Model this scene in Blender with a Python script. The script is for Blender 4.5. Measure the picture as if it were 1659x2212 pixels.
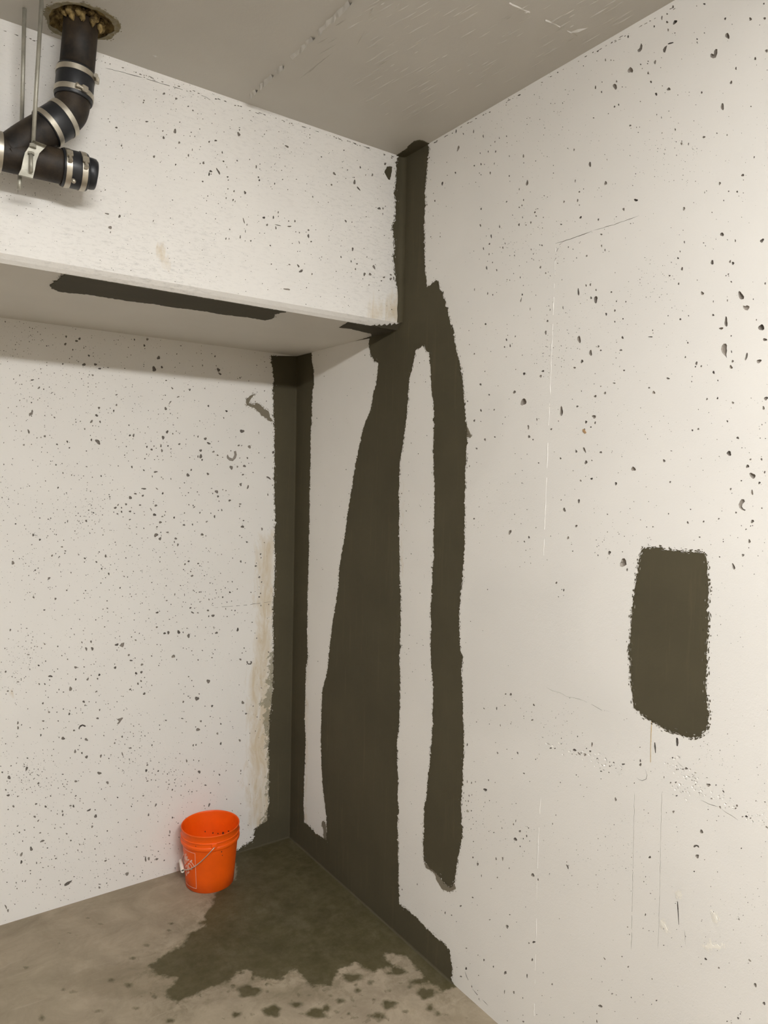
import bpy, bmesh, math, random
import numpy as np
from mathutils import Vector, Matrix
from mathutils.geometry import delaunay_2d_cdt

random.seed(7)
rng = np.random.default_rng(11)
scene = bpy.context.scene
C0 = scene.collection
for o in list(bpy.data.objects):
    bpy.data.objects.remove(o)

# ------------------------------------------------------------------ camera
S = 2.24                                   # metres from floor to the underside of the beam
FPX, W_PX, H_PX = 1548.354, 1659, 2212
RIGHT = np.array([0.815892, -0.577792, 0.021848])
DOWN = np.array([-0.010387, -0.052426, -0.998571])
FWD = np.array([0.578111, 0.814499, -0.048775])
CAM = np.array([-0.700774, -1.303842, 0.758773]) * S
cam_data = bpy.data.cameras.new('camera')
cam_data.sensor_fit = 'HORIZONTAL'
cam_data.sensor_width = 36.0
cam_data.lens = 36.0 * FPX / W_PX
cam_data.clip_start = 0.02
cam = bpy.data.objects.new('camera', cam_data)
C0.objects.link(cam)
cam.matrix_world = Matrix(((RIGHT[0], -DOWN[0], -FWD[0], CAM[0]),
                           (RIGHT[1], -DOWN[1], -FWD[1], CAM[1]),
                           (RIGHT[2], -DOWN[2], -FWD[2], CAM[2]),
                           (0, 0, 0, 1)))
scene.camera = cam

# ------------------------------------------------------------------ world, exposure
wd = bpy.data.worlds.new('world')
scene.world = wd
wd.use_nodes = True
wd.node_tree.nodes['Background'].inputs[0].default_value = (1.0, 0.93, 0.83, 1)
wd.node_tree.nodes['Background'].inputs[1].default_value = 0.0
scene.view_settings.view_transform = 'Standard'
scene.view_settings.look = 'None'
scene.view_settings.gamma = 1.0
scene.view_settings.use_curve_mapping = False
scene.view_settings.exposure = 0.11
scene.cycles.use_denoising = True
scene.cycles.max_bounces = 12
scene.cycles.diffuse_bounces = 8

# tube lamps under the ceiling, the last an unseen one added as fill: (x, y, length, strength of the lens underside, of its sides)
LAMPS = [(-1.32, -3.72, 1.25, 176.0, 138.0), (-1.30, -8.6, 1.25, 20.0, 20.0), (-6.2, -3.72, 1.25, 80.0, 80.0)]
LAMP_COLOR = (1.0, 0.992, 0.972)
LAMP_W, LAMP_H = 0.16, 0.055

# ------------------------------------------------------------------ room sizes (metres)
HS = S                                     # underside of the beam
HC = 1.27342 * S                           # ceiling
BD = 0.35169 * S                           # depth of the beam
CH = 0.00826 * S * 1.15                    # chamfer on the beam's lower edge
XL, YF = -9.0, -11.0                        # far walls behind the camera


def ray(x, y):
    d = (x - W_PX / 2) / FPX * RIGHT + (y - H_PX / 2) / FPX * DOWN + FWD
    return d


def hit(x, y, axis, val):
    d = ray(x, y)
    return CAM + d * ((val - CAM[axis]) / d[axis])


# a surface is: axis, value, (u axis, v axis), outward normal sign
SURF = {
    'right': (0, 0.0, (1, 2), -1),
    'back': (1, 0.0, (0, 2), -1),
    'beam': (1, -BD, (0, 2), -1),
    'soffit': (2, HS, (0, 1), -1),
    'ceiling': (2, HC, (0, 1), -1),
    'floor': (2, 0.0, (0, 1), 1),
}


def to_uv(s, x, y):
    ax, val, (a, b), _ = SURF[s]
    p = hit(x, y, ax, val)
    return (p[a], p[b])


def to_3d(s, u, v, out=0.0):
    ax, val, (a, b), n = SURF[s]
    p = [0, 0, 0]
    p[ax] = val + n * out
    p[a] = u
    p[b] = v
    return p


# ------------------------------------------------------------------ materials
def new_mat(name):
    m = bpy.data.materials.new(name)
    m.use_nodes = True
    nt = m.node_tree
    b = nt.nodes['Principled BSDF']
    return m, nt, b


class NT:
    def __init__(self, nt):
        self.nt = nt

    def n(self, t, **kw):
        x = self.nt.nodes.new(t)
        for k, v in kw.items():
            setattr(x, k, v)
        return x

    def l(self, a, b):
        self.nt.links.new(a, b)

    def coord(self):
        return self.n('ShaderNodeTexCoord').outputs['Object']

    def noise(self, scale, detail=4, rough=0.6, vec=None, stretch=None, dist=0.0):
        t = self.n('ShaderNodeTexNoise')
        t.inputs['Scale'].default_value = scale
        t.inputs['Detail'].default_value = detail
        t.inputs['Roughness'].default_value = rough
        t.inputs['Distortion'].default_value = dist
        v = vec or self.coord()
        if stretch:
            mp = self.n('ShaderNodeMapping')
            mp.inputs['Scale'].default_value = stretch
            self.l(v, mp.inputs['Vector'])
            v = mp.outputs[0]
        self.l(v, t.inputs['Vector'])
        return t.outputs['Fac']

    def ramp(self, fac, stops, interp='LINEAR'):
        r = self.n('ShaderNodeValToRGB')
        cr = r.color_ramp
        cr.interpolation = interp
        while len(cr.elements) < len(stops):
            cr.elements.new(0.5)
        for e, (p, c) in zip(cr.elements, stops):
            e.position = p
            e.color = (c, c, c, 1) if isinstance(c, (int, float)) else (*c, 1)
        self.l(fac, r.inputs[0])
        return r.outputs[0]

    def mix(self, fac, a, b, mode='MIX'):
        m = self.n('ShaderNodeMix', data_type='RGBA', blend_type=mode)
        for sock, v in ((m.inputs[0], fac), (m.inputs[6], a), (m.inputs[7], b)):
            if isinstance(v, (int, float)):
                sock.default_value = v
            elif isinstance(v, tuple):
                sock.default_value = (*v, 1)
            else:
                self.l(v, sock)
        return m.outputs[2]

    def math(self, op, a, b=0.0, clamp=False):
        m = self.n('ShaderNodeMath', operation=op, use_clamp=clamp)
        for sock, v in ((m.inputs[0], a), (m.inputs[1], b)):
            if isinstance(v, (int, float)):
                sock.default_value = v
            else:
                self.l(v, sock)
        return m.outputs[0]

    def attr(self, name):
        return self.n('ShaderNodeAttribute', attribute_name=name).outputs['Fac']

    def bump(self, h, strength, dist=0.002, prev=None):
        b = self.n('ShaderNodeBump')
        b.inputs['Strength'].default_value = strength
        b.inputs['Distance'].default_value = dist
        self.l(h, b.inputs['Height'])
        if prev is not None:
            self.l(prev, b.inputs['Normal'])
        return b.outputs[0]


def mat_wall(name, base, mottle=0.05, grain=0.5, streak=None, speck=0.0):
    m, nt, b = new_mat(name)
    g = NT(nt)
    co = g.coord()
    n1 = g.noise(2.2, 3, 0.6, co)
    n2 = g.noise(60, 5, 0.65, co)
    dark = tuple(c * (1 - 2 * mottle) for c in base)
    col = g.mix(g.ramp(n1, [(0.35, 0.0), (0.65, 1.0)]), dark, base)
    if streak:
        n3 = g.noise(85, 5, 0.75, co, stretch=streak)
        col = g.mix(g.math('MULTIPLY', g.ramp(n3, [(0.50, 0.0), (0.68, 1.0)]), g.math('MULTIPLY', g.ramp(g.noise(1.7, 3, 0.6, co), [(0.38, 0.25), (0.62, 1.0)]), speck)), col, tuple(c * 0.55 for c in base))
    # repainted areas: a slightly different tone
    tone = g.attr('tone')
    col = g.mix(g.math('MULTIPLY', tone, 1.0, True), col, tuple(c * k for c, k in zip(base, (0.86, 0.86, 0.86))))
    # rust and lime run stains
    st = g.attr('stain')
    sn = g.noise(14, 6, 0.75, co, stretch=(1.6, 1.6, 0.45), dist=0.8)
    sm = g.ramp(g.math('ADD', st, g.math('MULTIPLY', g.math('SUBTRACT', sn, 0.5), 1.5)), [(0.38, 0.0), (0.85, 1.0)])
    col = g.mix(g.math('MULTIPLY', sm, 0.62), col, (0.55, 0.42, 0.22))
    # grey-green exposed concrete where the paint has flaked off
    gr = g.attr('grime')
    gn = g.noise(26, 6, 0.7, co, dist=0.6)
    gm = g.ramp(g.math('ADD', gr, g.math('MULTIPLY', g.math('SUBTRACT', gn, 0.5), 1.6)), [(0.52, 0.0), (0.58, 1.0)])
    col = g.mix(g.math('MULTIPLY', gm, 0.8), col, (0.27, 0.245, 0.165))
    g.l(col, b.inputs['Base Color'])
    b.inputs['Roughness'].default_value = 0.62
    b.inputs['Specular IOR Level'].default_value = 0.3
    h = g.math('ADD', g.math('MULTIPLY', n2, 0.6), g.math('MULTIPLY', g.noise(260, 3, 0.6, co), 0.4))
    g.l(g.bump(h, grain, 0.002), b.inputs['Normal'])
    return m


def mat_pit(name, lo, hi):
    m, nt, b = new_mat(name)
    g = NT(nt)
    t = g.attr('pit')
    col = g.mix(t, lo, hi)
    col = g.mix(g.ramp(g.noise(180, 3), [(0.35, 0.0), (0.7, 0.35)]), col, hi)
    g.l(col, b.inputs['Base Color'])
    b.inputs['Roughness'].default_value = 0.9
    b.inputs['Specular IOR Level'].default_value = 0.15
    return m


def mat_cement(name, base, brush=(1, 1, 0.06)):
    m, nt, b = new_mat(name)
    g = NT(nt)
    co = g.coord()
    n1 = g.noise(3.0, 4, 0.6, co)
    n2 = g.noise(42, 5, 0.7, co, stretch=brush)
    col = g.mix(g.ramp(n1, [(0.3, 0.0), (0.7, 1.0)]), tuple(c * 0.88 for c in base), tuple(c * 1.10 for c in base))
    col = g.mix(g.math('MULTIPLY', g.ramp(n2, [(0.56, 0.0), (0.8, 1.0)]), 0.30), col, tuple(min(1, c * k) for c, k in zip(base, (2.1, 1.95, 1.8))))
    g.l(col, b.inputs['Base Color'])
    b.inputs['Roughness'].default_value = 0.8
    b.inputs['Specular IOR Level'].default_value = 0.22
    h = g.math('ADD', g.math('MULTIPLY', n2, 0.6), g.math('MULTIPLY', g.noise(140, 4, 0.6, co), 0.5))
    g.l(g.bump(h, 0.35, 0.002), b.inputs['Normal'])
    return m


def mat_plain(name, col, rough=0.5, metal=0.0, var=0.15, scale=30, bump=0.0, spec=0.5, col2=None, stretch=None, coat=0.0):
    m, nt, b = new_mat(name)
    g = NT(nt)
    n1 = g.noise(scale, 5, 0.65, stretch=stretch)
    c2 = col2 or tuple(min(1, c * (1 + var)) for c in col)
    c = g.mix(g.ramp(n1, [(0.35, 0.0), (0.68, 1.0)]), tuple(x * (1 - var) for x in col), c2)
    g.l(c, b.inputs['Base Color'])
    b.inputs['Roughness'].default_value = rough
    b.inputs['Metallic'].default_value = metal
    b.inputs['Specular IOR Level'].default_value = spec
    b.inputs['Coat Weight'].default_value = coat
    if bump:
        g.l(g.bump(g.noise(scale * 4, 4), bump, 0.001), b.inputs['Normal'])
    return m


WHITE = (0.80, 0.780, 0.745)
M = {}
M['wall'] = mat_wall('white_wall_paint', WHITE, 0.02, 0.48)
M['beam'] = mat_wall('white_beam_paint', WHITE, 0.03, 0.42, streak=(0.45, 1, 1.6), speck=0.55)
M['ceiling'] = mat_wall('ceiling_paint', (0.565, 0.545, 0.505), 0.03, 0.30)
M['soffit'] = mat_wall('beam_underside_shaded_paint', (0.64, 0.615, 0.565), 0.03, 0.30)  # beam paint darkened, so the colour carries shade under the beam
M['pit'] = mat_pit('shaded_void_concrete', (0.050, 0.043, 0.038), (0.34, 0.305, 0.265))  # bare concrete, its dark end painting in the shade of deep voids
M['cement'] = mat_cement('dark_cement_coat', (0.078, 0.067, 0.040))
M['cement_side'] = mat_cement('dark_cement_coat_brushed', (0.072, 0.064, 0.044), (0.06, 1, 1))
M['smear'] = mat_cement('thin_cement_smear', (0.20, 0.175, 0.13))
M['rust_hole'] = mat_plain('rusty_hole_filling', (0.10, 0.065, 0.03), 0.95, 0, 0.5, 45, 0.6, 0.1, col2=(0.33, 0.24, 0.10))
M['iron'] = mat_plain('black_cast_iron', (0.010, 0.008, 0.007), 0.58, 0.0, 0.3, 16, 0.45, 0.35, col2=(0.050, 0.034, 0.020))
M['rubber'] = mat_plain('black_rubber', (0.012, 0.013, 0.016), 0.42, 0.0, 0.2, 20, 0.0, 0.5)
M['steel'] = mat_plain('steel_band', (0.56, 0.52, 0.44), 0.40, 0.9, 0.15, 25, 0.05)
M['zinc'] = mat_plain('zinc_plated_steel', (0.40, 0.385, 0.325), 0.52, 0.55, 0.15, 40, 0.05)
M['paint'] = mat_plain('fresh_white_paint', (0.86, 0.83, 0.76), 0.5, 0, 0.03, 40)
M['rust_run'] = mat_plain('rust_run', (0.56, 0.44, 0.27), 0.7, 0, 0.15, 60)
M['stone'] = mat_plain('tan_aggregate', (0.42, 0.27, 0.14), 0.8, 0, 0.2, 90)
M['collar'] = mat_plain('old_mortar_collar', (0.36, 0.33, 0.25), 0.9, 0, 0.25, 60, 0.4, 0.2, col2=(0.20, 0.16, 0.08))
M['orange'] = mat_plain('orange_plastic', (0.86, 0.106, 0.002), 0.42, 0, 0.05, 9, 0.0, 0.4)
M['print'] = mat_plain('white_print', (0.85, 0.56, 0.46), 0.5, 0, 0.05, 60)
M['grip'] = mat_plain('white_plastic', (0.82, 0.78, 0.70), 0.4, 0, 0.04, 40)
M['wire'] = mat_plain('bail_wire', (0.66, 0.58, 0.50), 0.35, 0.8, 0.1, 60)
M['dirt'] = mat_plain('dried_mortar_speck', (0.10, 0.035, 0.015), 0.9, 0, 0.3, 60)
M['far_wall'] = mat_plain('far_concrete', (0.30, 0.285, 0.26), 0.8, 0, 0.06, 3)
M['housing'] = mat_plain('white_enamel', (0.75, 0.74, 0.70), 0.4, 0, 0.03, 20)


def link(name, mesh, mats, parent=None):
    o = bpy.data.objects.new(name, mesh)
    C0.objects.link(o)
    for m in (mats if isinstance(mats, (list, tuple)) else [mats]):
        mesh.materials.append(m)
    if parent:
        o.parent = parent
    return o


def obj_bm(name, bm, mats, parent=None, smooth=False):
    me = bpy.data.meshes.new(name)
    bmesh.ops.recalc_face_normals(bm, faces=bm.faces)
    if smooth:
        for f in bm.faces:
            f.smooth = True
    bm.to_mesh(me)
    bm.free()
    return link(name, me, mats, parent)


def empty(name, loc, label, cat, group=None):
    o = bpy.data.objects.new(name, None)
    o.empty_display_size = 0.1
    C0.objects.link(o)
    o.location = loc
    o['label'] = label
    o['category'] = cat
    if group:
        o['group'] = group
    return o


# ------------------------------------------------------------------ 2D helpers
def poly_sd(P, poly):
    """signed distance (positive inside) of points P (n,2) to polygon"""
    poly = np.asarray(poly, float)
    n = len(poly)
    d2 = np.full(len(P), 1e9)
    ins = np.zeros(len(P), bool)
    for i in range(n):
        a = poly[i]
        b = poly[(i + 1) % n]
        e = b - a
        w = P - a
        t = np.clip((w @ e) / max(e @ e, 1e-12), 0, 1)
        q = w - t[:, None] * e
        d2 = np.minimum(d2, (q ** 2).sum(1))
        c = (a[1] > P[:, 1]) != (b[1] > P[:, 1])
        den = (b[1] - a[1]) if abs(b[1] - a[1]) > 1e-12 else 1e-12
        ins ^= c & (P[:, 0] < (b[0] - a[0]) * (P[:, 1] - a[1]) / den + a[0])
    return np.where(ins, 1, -1) * np.sqrt(d2)


def resample(poly, step):
    out = []
    n = len(poly)
    for i in range(n):
        a = np.array(poly[i], float)
        b = np.array(poly[(i + 1) % n], float)
        k = max(1, int(round(np.linalg.norm(b - a) / step)))
        for j in range(k):
            out.append(a + (b - a) * j / k)
    return np.array(out)


def noise1(n, periods, r):
    """periodic smooth noise along a closed loop"""
    x = np.arange(n) / n * periods
    k = int(max(4, periods))
    v = r.uniform(-1, 1, k)
    i = np.floor(x).astype(int)
    f = x - i
    f = f * f * (3 - 2 * f)
    return v[i % k] * (1 - f) + v[(i + 1) % k] * f


def cdt(verts, edges):
    r = delaunay_2d_cdt(verts, edges, [], 0, 1e-7, False)
    return r[0], r[1], r[2]


# ------------------------------------------------------------------ pitted concrete surfaces
PITS = {'right': [], 'back': [], 'beam': [], 'soffit': [], 'ceiling': []}   # (outline in uv, depth, tone, material slot)


def pit_px(s, x, y, w, h, rot=0.0, tone=None, n=None, rough=0.18, slot=1):
    """a bug hole seen at pixel x, y (w, h across)"""
    m = max(w, h)
    n = n or (12 if m > 7 else (9 if m > 3.5 else 6))
    r = random
    a0 = r.random() * 6.28
    out = []
    k1, k2 = r.uniform(0, 6.28), r.uniform(0, 6.28)
    for i in range(n):
        a = a0 + 6.2832 * i / n
        q = 1 + rough * math.sin(2 * a + k1) + rough * 0.8 * math.sin(3 * a + k2) + r.uniform(-rough, rough) * 0.4
        px, py = math.cos(a) * w / 2 * q, math.sin(a) * h / 2 * q
        c, sn = math.cos(rot), math.sin(rot)
        out.append(to_uv(s, x + px * c - py * sn, y + px * sn + py * c))
    p = np.array(out)
    size = math.sqrt(max(1e-9, abs(0.5 * np.sum(p[:, 0] * np.roll(p[:, 1], -1) - p[:, 1] * np.roll(p[:, 0], -1)))) / 3.14)
    if tone is None:
        tone = min(1.0, max(0.0, r.gauss(0.12 if m < 3.5 else 0.28 + 0.03 * min(m, 14), 0.2)))  # small holes get a darker colour for the shade inside them
    PITS[s].append((p, size * r.uniform(0.7, 1.2), tone, slot))


def pit_poly(s, pts, tone=0.3, depth=None, slot=1):
    p = np.array([to_uv(s, *q) for q in pts])
    area = abs(0.5 * np.sum(p[:, 0] * np.roll(p[:, 1], -1) - p[:, 1] * np.roll(p[:, 0], -1)))
    PITS[s].append((p, depth or math.sqrt(area / 3.14) * 0.5, tone, slot, 0))


def crack(s, pts, wd=1.2, tone=0.25, depth=0.002):
    """a hairline crack: a thin closed outline around a pixel polyline"""
    q = []
    for i in range(len(pts) - 1):
        a, b = np.array(pts[i], float), np.array(pts[i + 1], float)
        k = max(1, int(np.linalg.norm(b - a) / 7))
        for j in range(k):
            q.append(a + (b - a) * j / k + rng.uniform(-0.5, 0.5, 2))
    q.append(np.array(pts[-1], float))
    q = np.array(q)
    t = np.gradient(q, axis=0)
    nrm = np.stack([-t[:, 1], t[:, 0]], 1) / np.maximum(1e-6, np.linalg.norm(t, axis=1))[:, None]
    wds = wd * 0.5 * rng.uniform(0.5, 1.2, len(q)) * np.minimum(1, np.minimum(np.arange(len(q)), np.arange(len(q))[::-1]) * 0.6 + 0.15)
    up = q + nrm * wds[:, None]
    dn = q - nrm * wds[:, None]
    pts2 = np.concatenate([up, dn[::-1]])
    p = np.array([to_uv(s, *x) for x in pts2])
    PITS[s].append((p, depth, tone, 3))


def pitted_surface(name, s, u0, u1, v0, v1, fine, mats, cell=0.03, attrs=None, fine_cell=None, parent=None, out=0.0):
    """one wall with real recessed bug holes; fine = (u0,u1,v0,v1) region that gets a dense grid"""
    pits = PITS.get(s, [])
    ok = []
    for pt in pits:
        c = pt[0]
        if c[:, 0].min() > u0 + .001 and c[:, 0].max() < u1 - .001 and c[:, 1].min() > v0 + .001 and c[:, 1].max() < v1 - .001:
            ok.append(pt)
    # the hand-shaped voids first, then drop pits that overlap an earlier one
    ok.sort(key=lambda q: q[4] if len(q) > 4 else 1)
    ok = [q[:4] for q in ok]
    cells = {}
    kept = []
    for pt in ok:
        c = pt[0].mean(0)
        rad = math.sqrt(abs(0.5 * np.sum(pt[0][:, 0] * np.roll(pt[0][:, 1], -1) - pt[0][:, 1] * np.roll(pt[0][:, 0], -1))) / 3.1416) * 1.15
        key = (int(c[0] / .02), int(c[1] / .02))
        bad = False
        if pt[3] == 1:
            for i in range(-2, 3):
                for j in range(-2, 3):
                    for (c2, r2) in cells.get((key[0] + i, key[1] + j), ()):
                        if np.hypot(*(c - c2)) < (rad + r2) * 0.92:
                            bad = True
            if bad:
                continue
            cells.setdefault(key, []).append((c, rad))
        kept.append(pt)
    pits = kept
    verts, edges = [], []

    def loop(pts):
        b = len(verts)
        verts.extend(Vector((float(x), float(y))) for x, y in pts)
        k = len(pts)
        return list(range(b, b + k))

    # grid lines
    fu0, fu1, fv0, fv1 = fine
    us = sorted(set([u0, u1] + list(np.arange(fu0, fu1, cell)) + list(np.arange(u0, u1, 0.35))))
    vs = sorted(set([v0, v1] + list(np.arange(fv0, fv1, cell)) + list(np.arange(v0, v1, 0.35))))
    us = [u for u in us if u0 <= u <= u1]
    vs = [v for v in vs if v0 <= v <= v1]
    # hash of pits to keep grid points out of them
    cell2 = 0.05
    near = {}
    for i, (p, d, t, sl) in enumerate(pits):
        lo, hi = np.floor(p.min(0) / cell2).astype(int), np.floor(p.max(0) / cell2).astype(int)
        for a in range(lo[0], hi[0] + 1):
            for b in range(lo[1], hi[1] + 1):
                near.setdefault((a, b), []).append(i)
    info = []
    for p, d, t, sl in pits:
        c = p.mean(0)
        info.append((c, np.sqrt(((p - c) ** 2).sum(1)).max()))
    for u in us:
        for v in vs:
            edge = u in (u0, u1) or v in (v0, v1)
            j = 0 if edge else 0.15 * cell
            q = np.array((u + random.uniform(-j, j), v + random.uniform(-j, j)))
            bad = False
            for i in near.get((int(math.floor(q[0] / cell2)), int(math.floor(q[1] / cell2))), ()):
                if pits[i][3] != 3 and np.hypot(*(q - info[i][0])) < info[i][1] * 1.15 + 0.0005:
                    bad = True
                    break
            if not bad:
                verts.append(Vector(q))
    owner = {}
    for i, (p, d, t, sl) in enumerate(pits):
        ids = loop(p)
        k = len(ids)
        edges.extend((ids[q], ids[(q + 1) % k]) for q in range(k))
        for q in ids:
            owner[(round(verts[q].x * 1e5), round(verts[q].y * 1e5))] = i
    vo, eo, fo = cdt(verts, edges)
    own = [owner.get((round(v.x * 1e5), round(v.y * 1e5)), -1) for v in vo]
    of = []
    for f in fo:
        o0 = own[f[0]]
        src = False
        if o0 >= 0 and own[f[1]] == o0 and own[f[2]] == o0:
            m = np.array([[(vo[f[0]].x + vo[f[1]].x + vo[f[2]].x) / 3, (vo[f[0]].y + vo[f[1]].y + vo[f[2]].y) / 3]])
            src = poly_sd(m, pits[o0][0])[0] > 0
        of.append(src)
    V = [to_3d(s, v.x, v.y, out) for v in vo]
    F, MI, SM = [], [], []
    for f, src in zip(fo, of):
        if not src:
            F.append(tuple(f))
            MI.append(0)
    nv = len(V)
    tone = np.zeros(nv)
    uvs = [(v.x, v.y) for v in vo]
    extra_t = []
    for p, d, t, sl in pits:
        c = p.mean(0)
        b = len(V)
        k = len(p)
        V.extend(to_3d(s, x, y, out) for x, y in p)
        uvs.extend((x, y) for x, y in p)
        if sl == 3:                                   # crack: a flat-bottomed groove
            V.extend(to_3d(s, x, y, out - d) for x, y in p)
            uvs.extend((x, y) for x, y in p)
            extra_t.extend([t] * (2 * k))
            for i in range(k):
                j = (i + 1) % k
                F.append((b + i, b + j, b + k + j, b + k + i))
                MI.append(1)
            for i in range(k // 2 - 1):
                F.append((b + k + i, b + k + i + 1, b + 2 * k - 2 - i, b + 2 * k - 1 - i))
                MI.append(1)
            continue
        q = c + (p - c) * 0.78
        V.extend(to_3d(s, x, y, out - d * 0.7) for x, y in q)
        uvs.extend((x, y) for x, y in q)
        V.append(to_3d(s, c[0], c[1], out - d))
        uvs.append(tuple(c))
        extra_t.extend([t] * (2 * k + 1))
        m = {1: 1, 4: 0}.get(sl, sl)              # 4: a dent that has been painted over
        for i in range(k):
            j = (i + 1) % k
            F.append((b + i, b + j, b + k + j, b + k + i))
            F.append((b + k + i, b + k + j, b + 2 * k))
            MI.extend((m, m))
    me = bpy.data.meshes.new(name)
    me.from_pydata(V, [], F)
    o = link(name, me, mats, parent)
    me.polygons.foreach_set('material_index', MI)
    # orient outward
    ax, val, _, n = SURF[s]
    bm = bmesh.new()
    bm.from_mesh(me)
    flip = [f for f in bm.faces if f.material_index == 0 and f.normal[ax] * n < 0]
    bmesh.ops.reverse_faces(bm, faces=flip)
    pitf = [f for f in bm.faces if f.material_index != 0 and f.normal[ax] * n < -1e-3]
    bmesh.ops.reverse_faces(bm, faces=pitf)
    bm.to_mesh(me)
    bm.free()
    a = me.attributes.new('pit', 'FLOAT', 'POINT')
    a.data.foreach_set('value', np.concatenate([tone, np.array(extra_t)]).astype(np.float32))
    UV = np.array(uvs)
    for nm in ('tone', 'stain', 'grime'):
        val_ = np.zeros(len(UV))
        if attrs and nm in attrs:
            for fn in attrs[nm]:
                val_ = np.maximum(val_, fn(UV))
        at = me.attributes.new(nm, 'FLOAT', 'POINT')
        at.data.foreach_set('value', val_.astype(np.float32))
    return o


def soft_poly(s, pts, width, amp=1.0):
    """mask that is amp inside a pixel polygon and falls off over width (m) outside"""
    poly = np.array([to_uv(s, *p) for p in pts])
    return lambda P: amp * np.clip(poly_sd(P, poly) / width * 0.5 + 0.5, 0, 1)


# ------------------------------------------------------------------ cement coats
def coat(name, s, pts, mat, parent, thick=0.002, amp=0.0022, step=0.0045, flecks=0, misses=0, clamp=None, straight=None, label=None, seed=1, off=0.0, hole=None):
    """a thin trowelled layer with a ragged brushed edge; pts are seen in pixels.
    clamp: (umin, umax, vmin, vmax); straight: fn(u, v) -> True where the edge runs along a corner"""
    r = np.random.default_rng(seed)
    poly = np.array([to_uv(s, *p) for p in pts])
    q = resample(poly, step)
    n = len(q)
    t = np.roll(q, -1, 0) - np.roll(q, 1, 0)
    nr = np.stack([t[:, 1], -t[:, 0]], 1) / np.maximum(1e-9, np.linalg.norm(t, axis=1))[:, None]
    L = n * step
    disp = amp * (0.8 * noise1(n, L / 0.06, r) + 0.7 * noise1(n, L / 0.018, r) + 0.85 * r.uniform(-1, 1, n))
    spikes = (r.random(n) < 0.12) * r.uniform(-2.4, 2.0, n) * amp
    disp = disp + spikes
    if straight is not None:
        disp = np.where([straight(u, v) for u, v in q], 0, disp)
    q2 = q + nr * disp[:, None]
    if clamp:
        q2[:, 0] = np.clip(q2[:, 0], clamp[0], clamp[1])
        q2[:, 1] = np.clip(q2[:, 1], clamp[2], clamp[3])
    verts = [Vector(x) for x in q2]
    holes = []
    free = [i for i in range(n) if not (straight and straight(*q[i]))]
    edges = [(i, (i + 1) % n) for i in range(n)]
    hole_of = {}
    for hq in range(misses):
        i = int(r.choice(free))
        d = abs(r.normal(0, 0.004)) + 0.0015
        c = q2[i] + nr[i] * d * INSIDE(q, i, nr)
        hh, ww = r.uniform(0.0015, 0.007), r.uniform(0.0005, 0.0016)
        tt = t[i] / max(1e-9, np.linalg.norm(t[i]))
        if holes and min(np.hypot(*(c - h)) for h in holes) < 0.014:
            continue
        holes.append(c)
        b = len(verts)
        for k in range(6):
            a = k / 6 * 6.283
            v = c + tt * math.cos(a) * hh * r.uniform(.7, 1.2) + nr[i] * math.sin(a) * ww
            verts.append(Vector(v))
            hole_of[(round(verts[-1].x * 1e5), round(verts[-1].y * 1e5))] = hq
            edges.append((b + k, b + (k + 1) % 6))
    hpoly = None
    if hole is not None:
        hpoly = np.array([to_uv(s, *p) for p in hole])
        b = len(verts)
        verts.extend(Vector(x) for x in hpoly)
        edges.extend((b + k, b + (k + 1) % len(hpoly)) for k in range(len(hpoly)))
    vo, eo, fo = cdt(verts, edges)
    V2 = np.array([(v.x, v.y) for v in vo])
    fa = np.array([list(f) for f in fo if len(f) == 3])
    sd = poly_sd(V2[fa].mean(1), q2)
    if hpoly is not None:
        sd = np.where(poly_sd(V2[fa].mean(1), hpoly) > 0, -1, sd)
    hk = [hole_of.get((round(v.x * 1e5), round(v.y * 1e5)), -1) for v in vo]
    tris = [tuple(int(x) for x in f) for f, d in zip(fa, sd) if d > 0 and not (hk[f[0]] >= 0 and hk[f[0]] == hk[f[1]] == hk[f[2]])]
    bm = bmesh.new()
    top = [bm.verts.new(to_3d(s, x, y, thick + off)) for x, y in V2]
    bot = {}
    ec = {}
    for f in tris:
        bm.faces.new([top[i] for i in f])
        for i in range(len(f)):
            a, b = f[i], f[(i + 1) % len(f)]
            ec[(a, b)] = 1
    for (a, b) in list(ec):
        if (b, a) not in ec:
            for i in (a, b):
                if i not in bot:
                    bot[i] = bm.verts.new(to_3d(s, V2[i][0], V2[i][1], off))
            bm.faces.new((top[b], top[a], bot[a], bot[b]))
    # dry-brush flecks just outside the edge
    for _ in range(flecks):
        i = int(r.choice(free))
        d = abs(r.normal(0, 0.0034)) + 0.0004
        c = q2[i] - nr[i] * d * INSIDE(q, i, nr)
        if clamp and not (clamp[0] + .004 < c[0] < clamp[1] - .004 and clamp[2] + .004 < c[1] < clamp[3] - .004):
            continue
        tt = t[i] / max(1e-9, np.linalg.norm(t[i]))
        hh, ww = r.uniform(0.0008, 0.005), r.uniform(0.0005, 0.0017)
        vs = []
        hf = r.uniform(0.0003, 0.0010)
        for k in range(6):
            a = k / 6 * 6.283
            v = c + tt * math.cos(a) * hh * r.uniform(.6, 1.2) + nr[i] * math.sin(a) * ww
            vs.append((v, bm.verts.new(to_3d(s, v[0], v[1], hf + off))))
        bm.faces.new([x[1] for x in vs])
    bm.verts.ensure_lookup_table()
    for v in [v for v in bm.verts if not v.link_faces]:
        bm.verts.remove(v)
    ax, val, _, nn = SURF[s]
    for f in bm.faces:
        f.normal_update()
        if f.normal[ax] * nn < -0.5:
            f.normal_flip()
    me = bpy.data.meshes.new(name)
    bm.to_mesh(me)
    bm.free()
    o = link(name, me, mat, parent)
    if label:
        o['label'] = label
    return o


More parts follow.
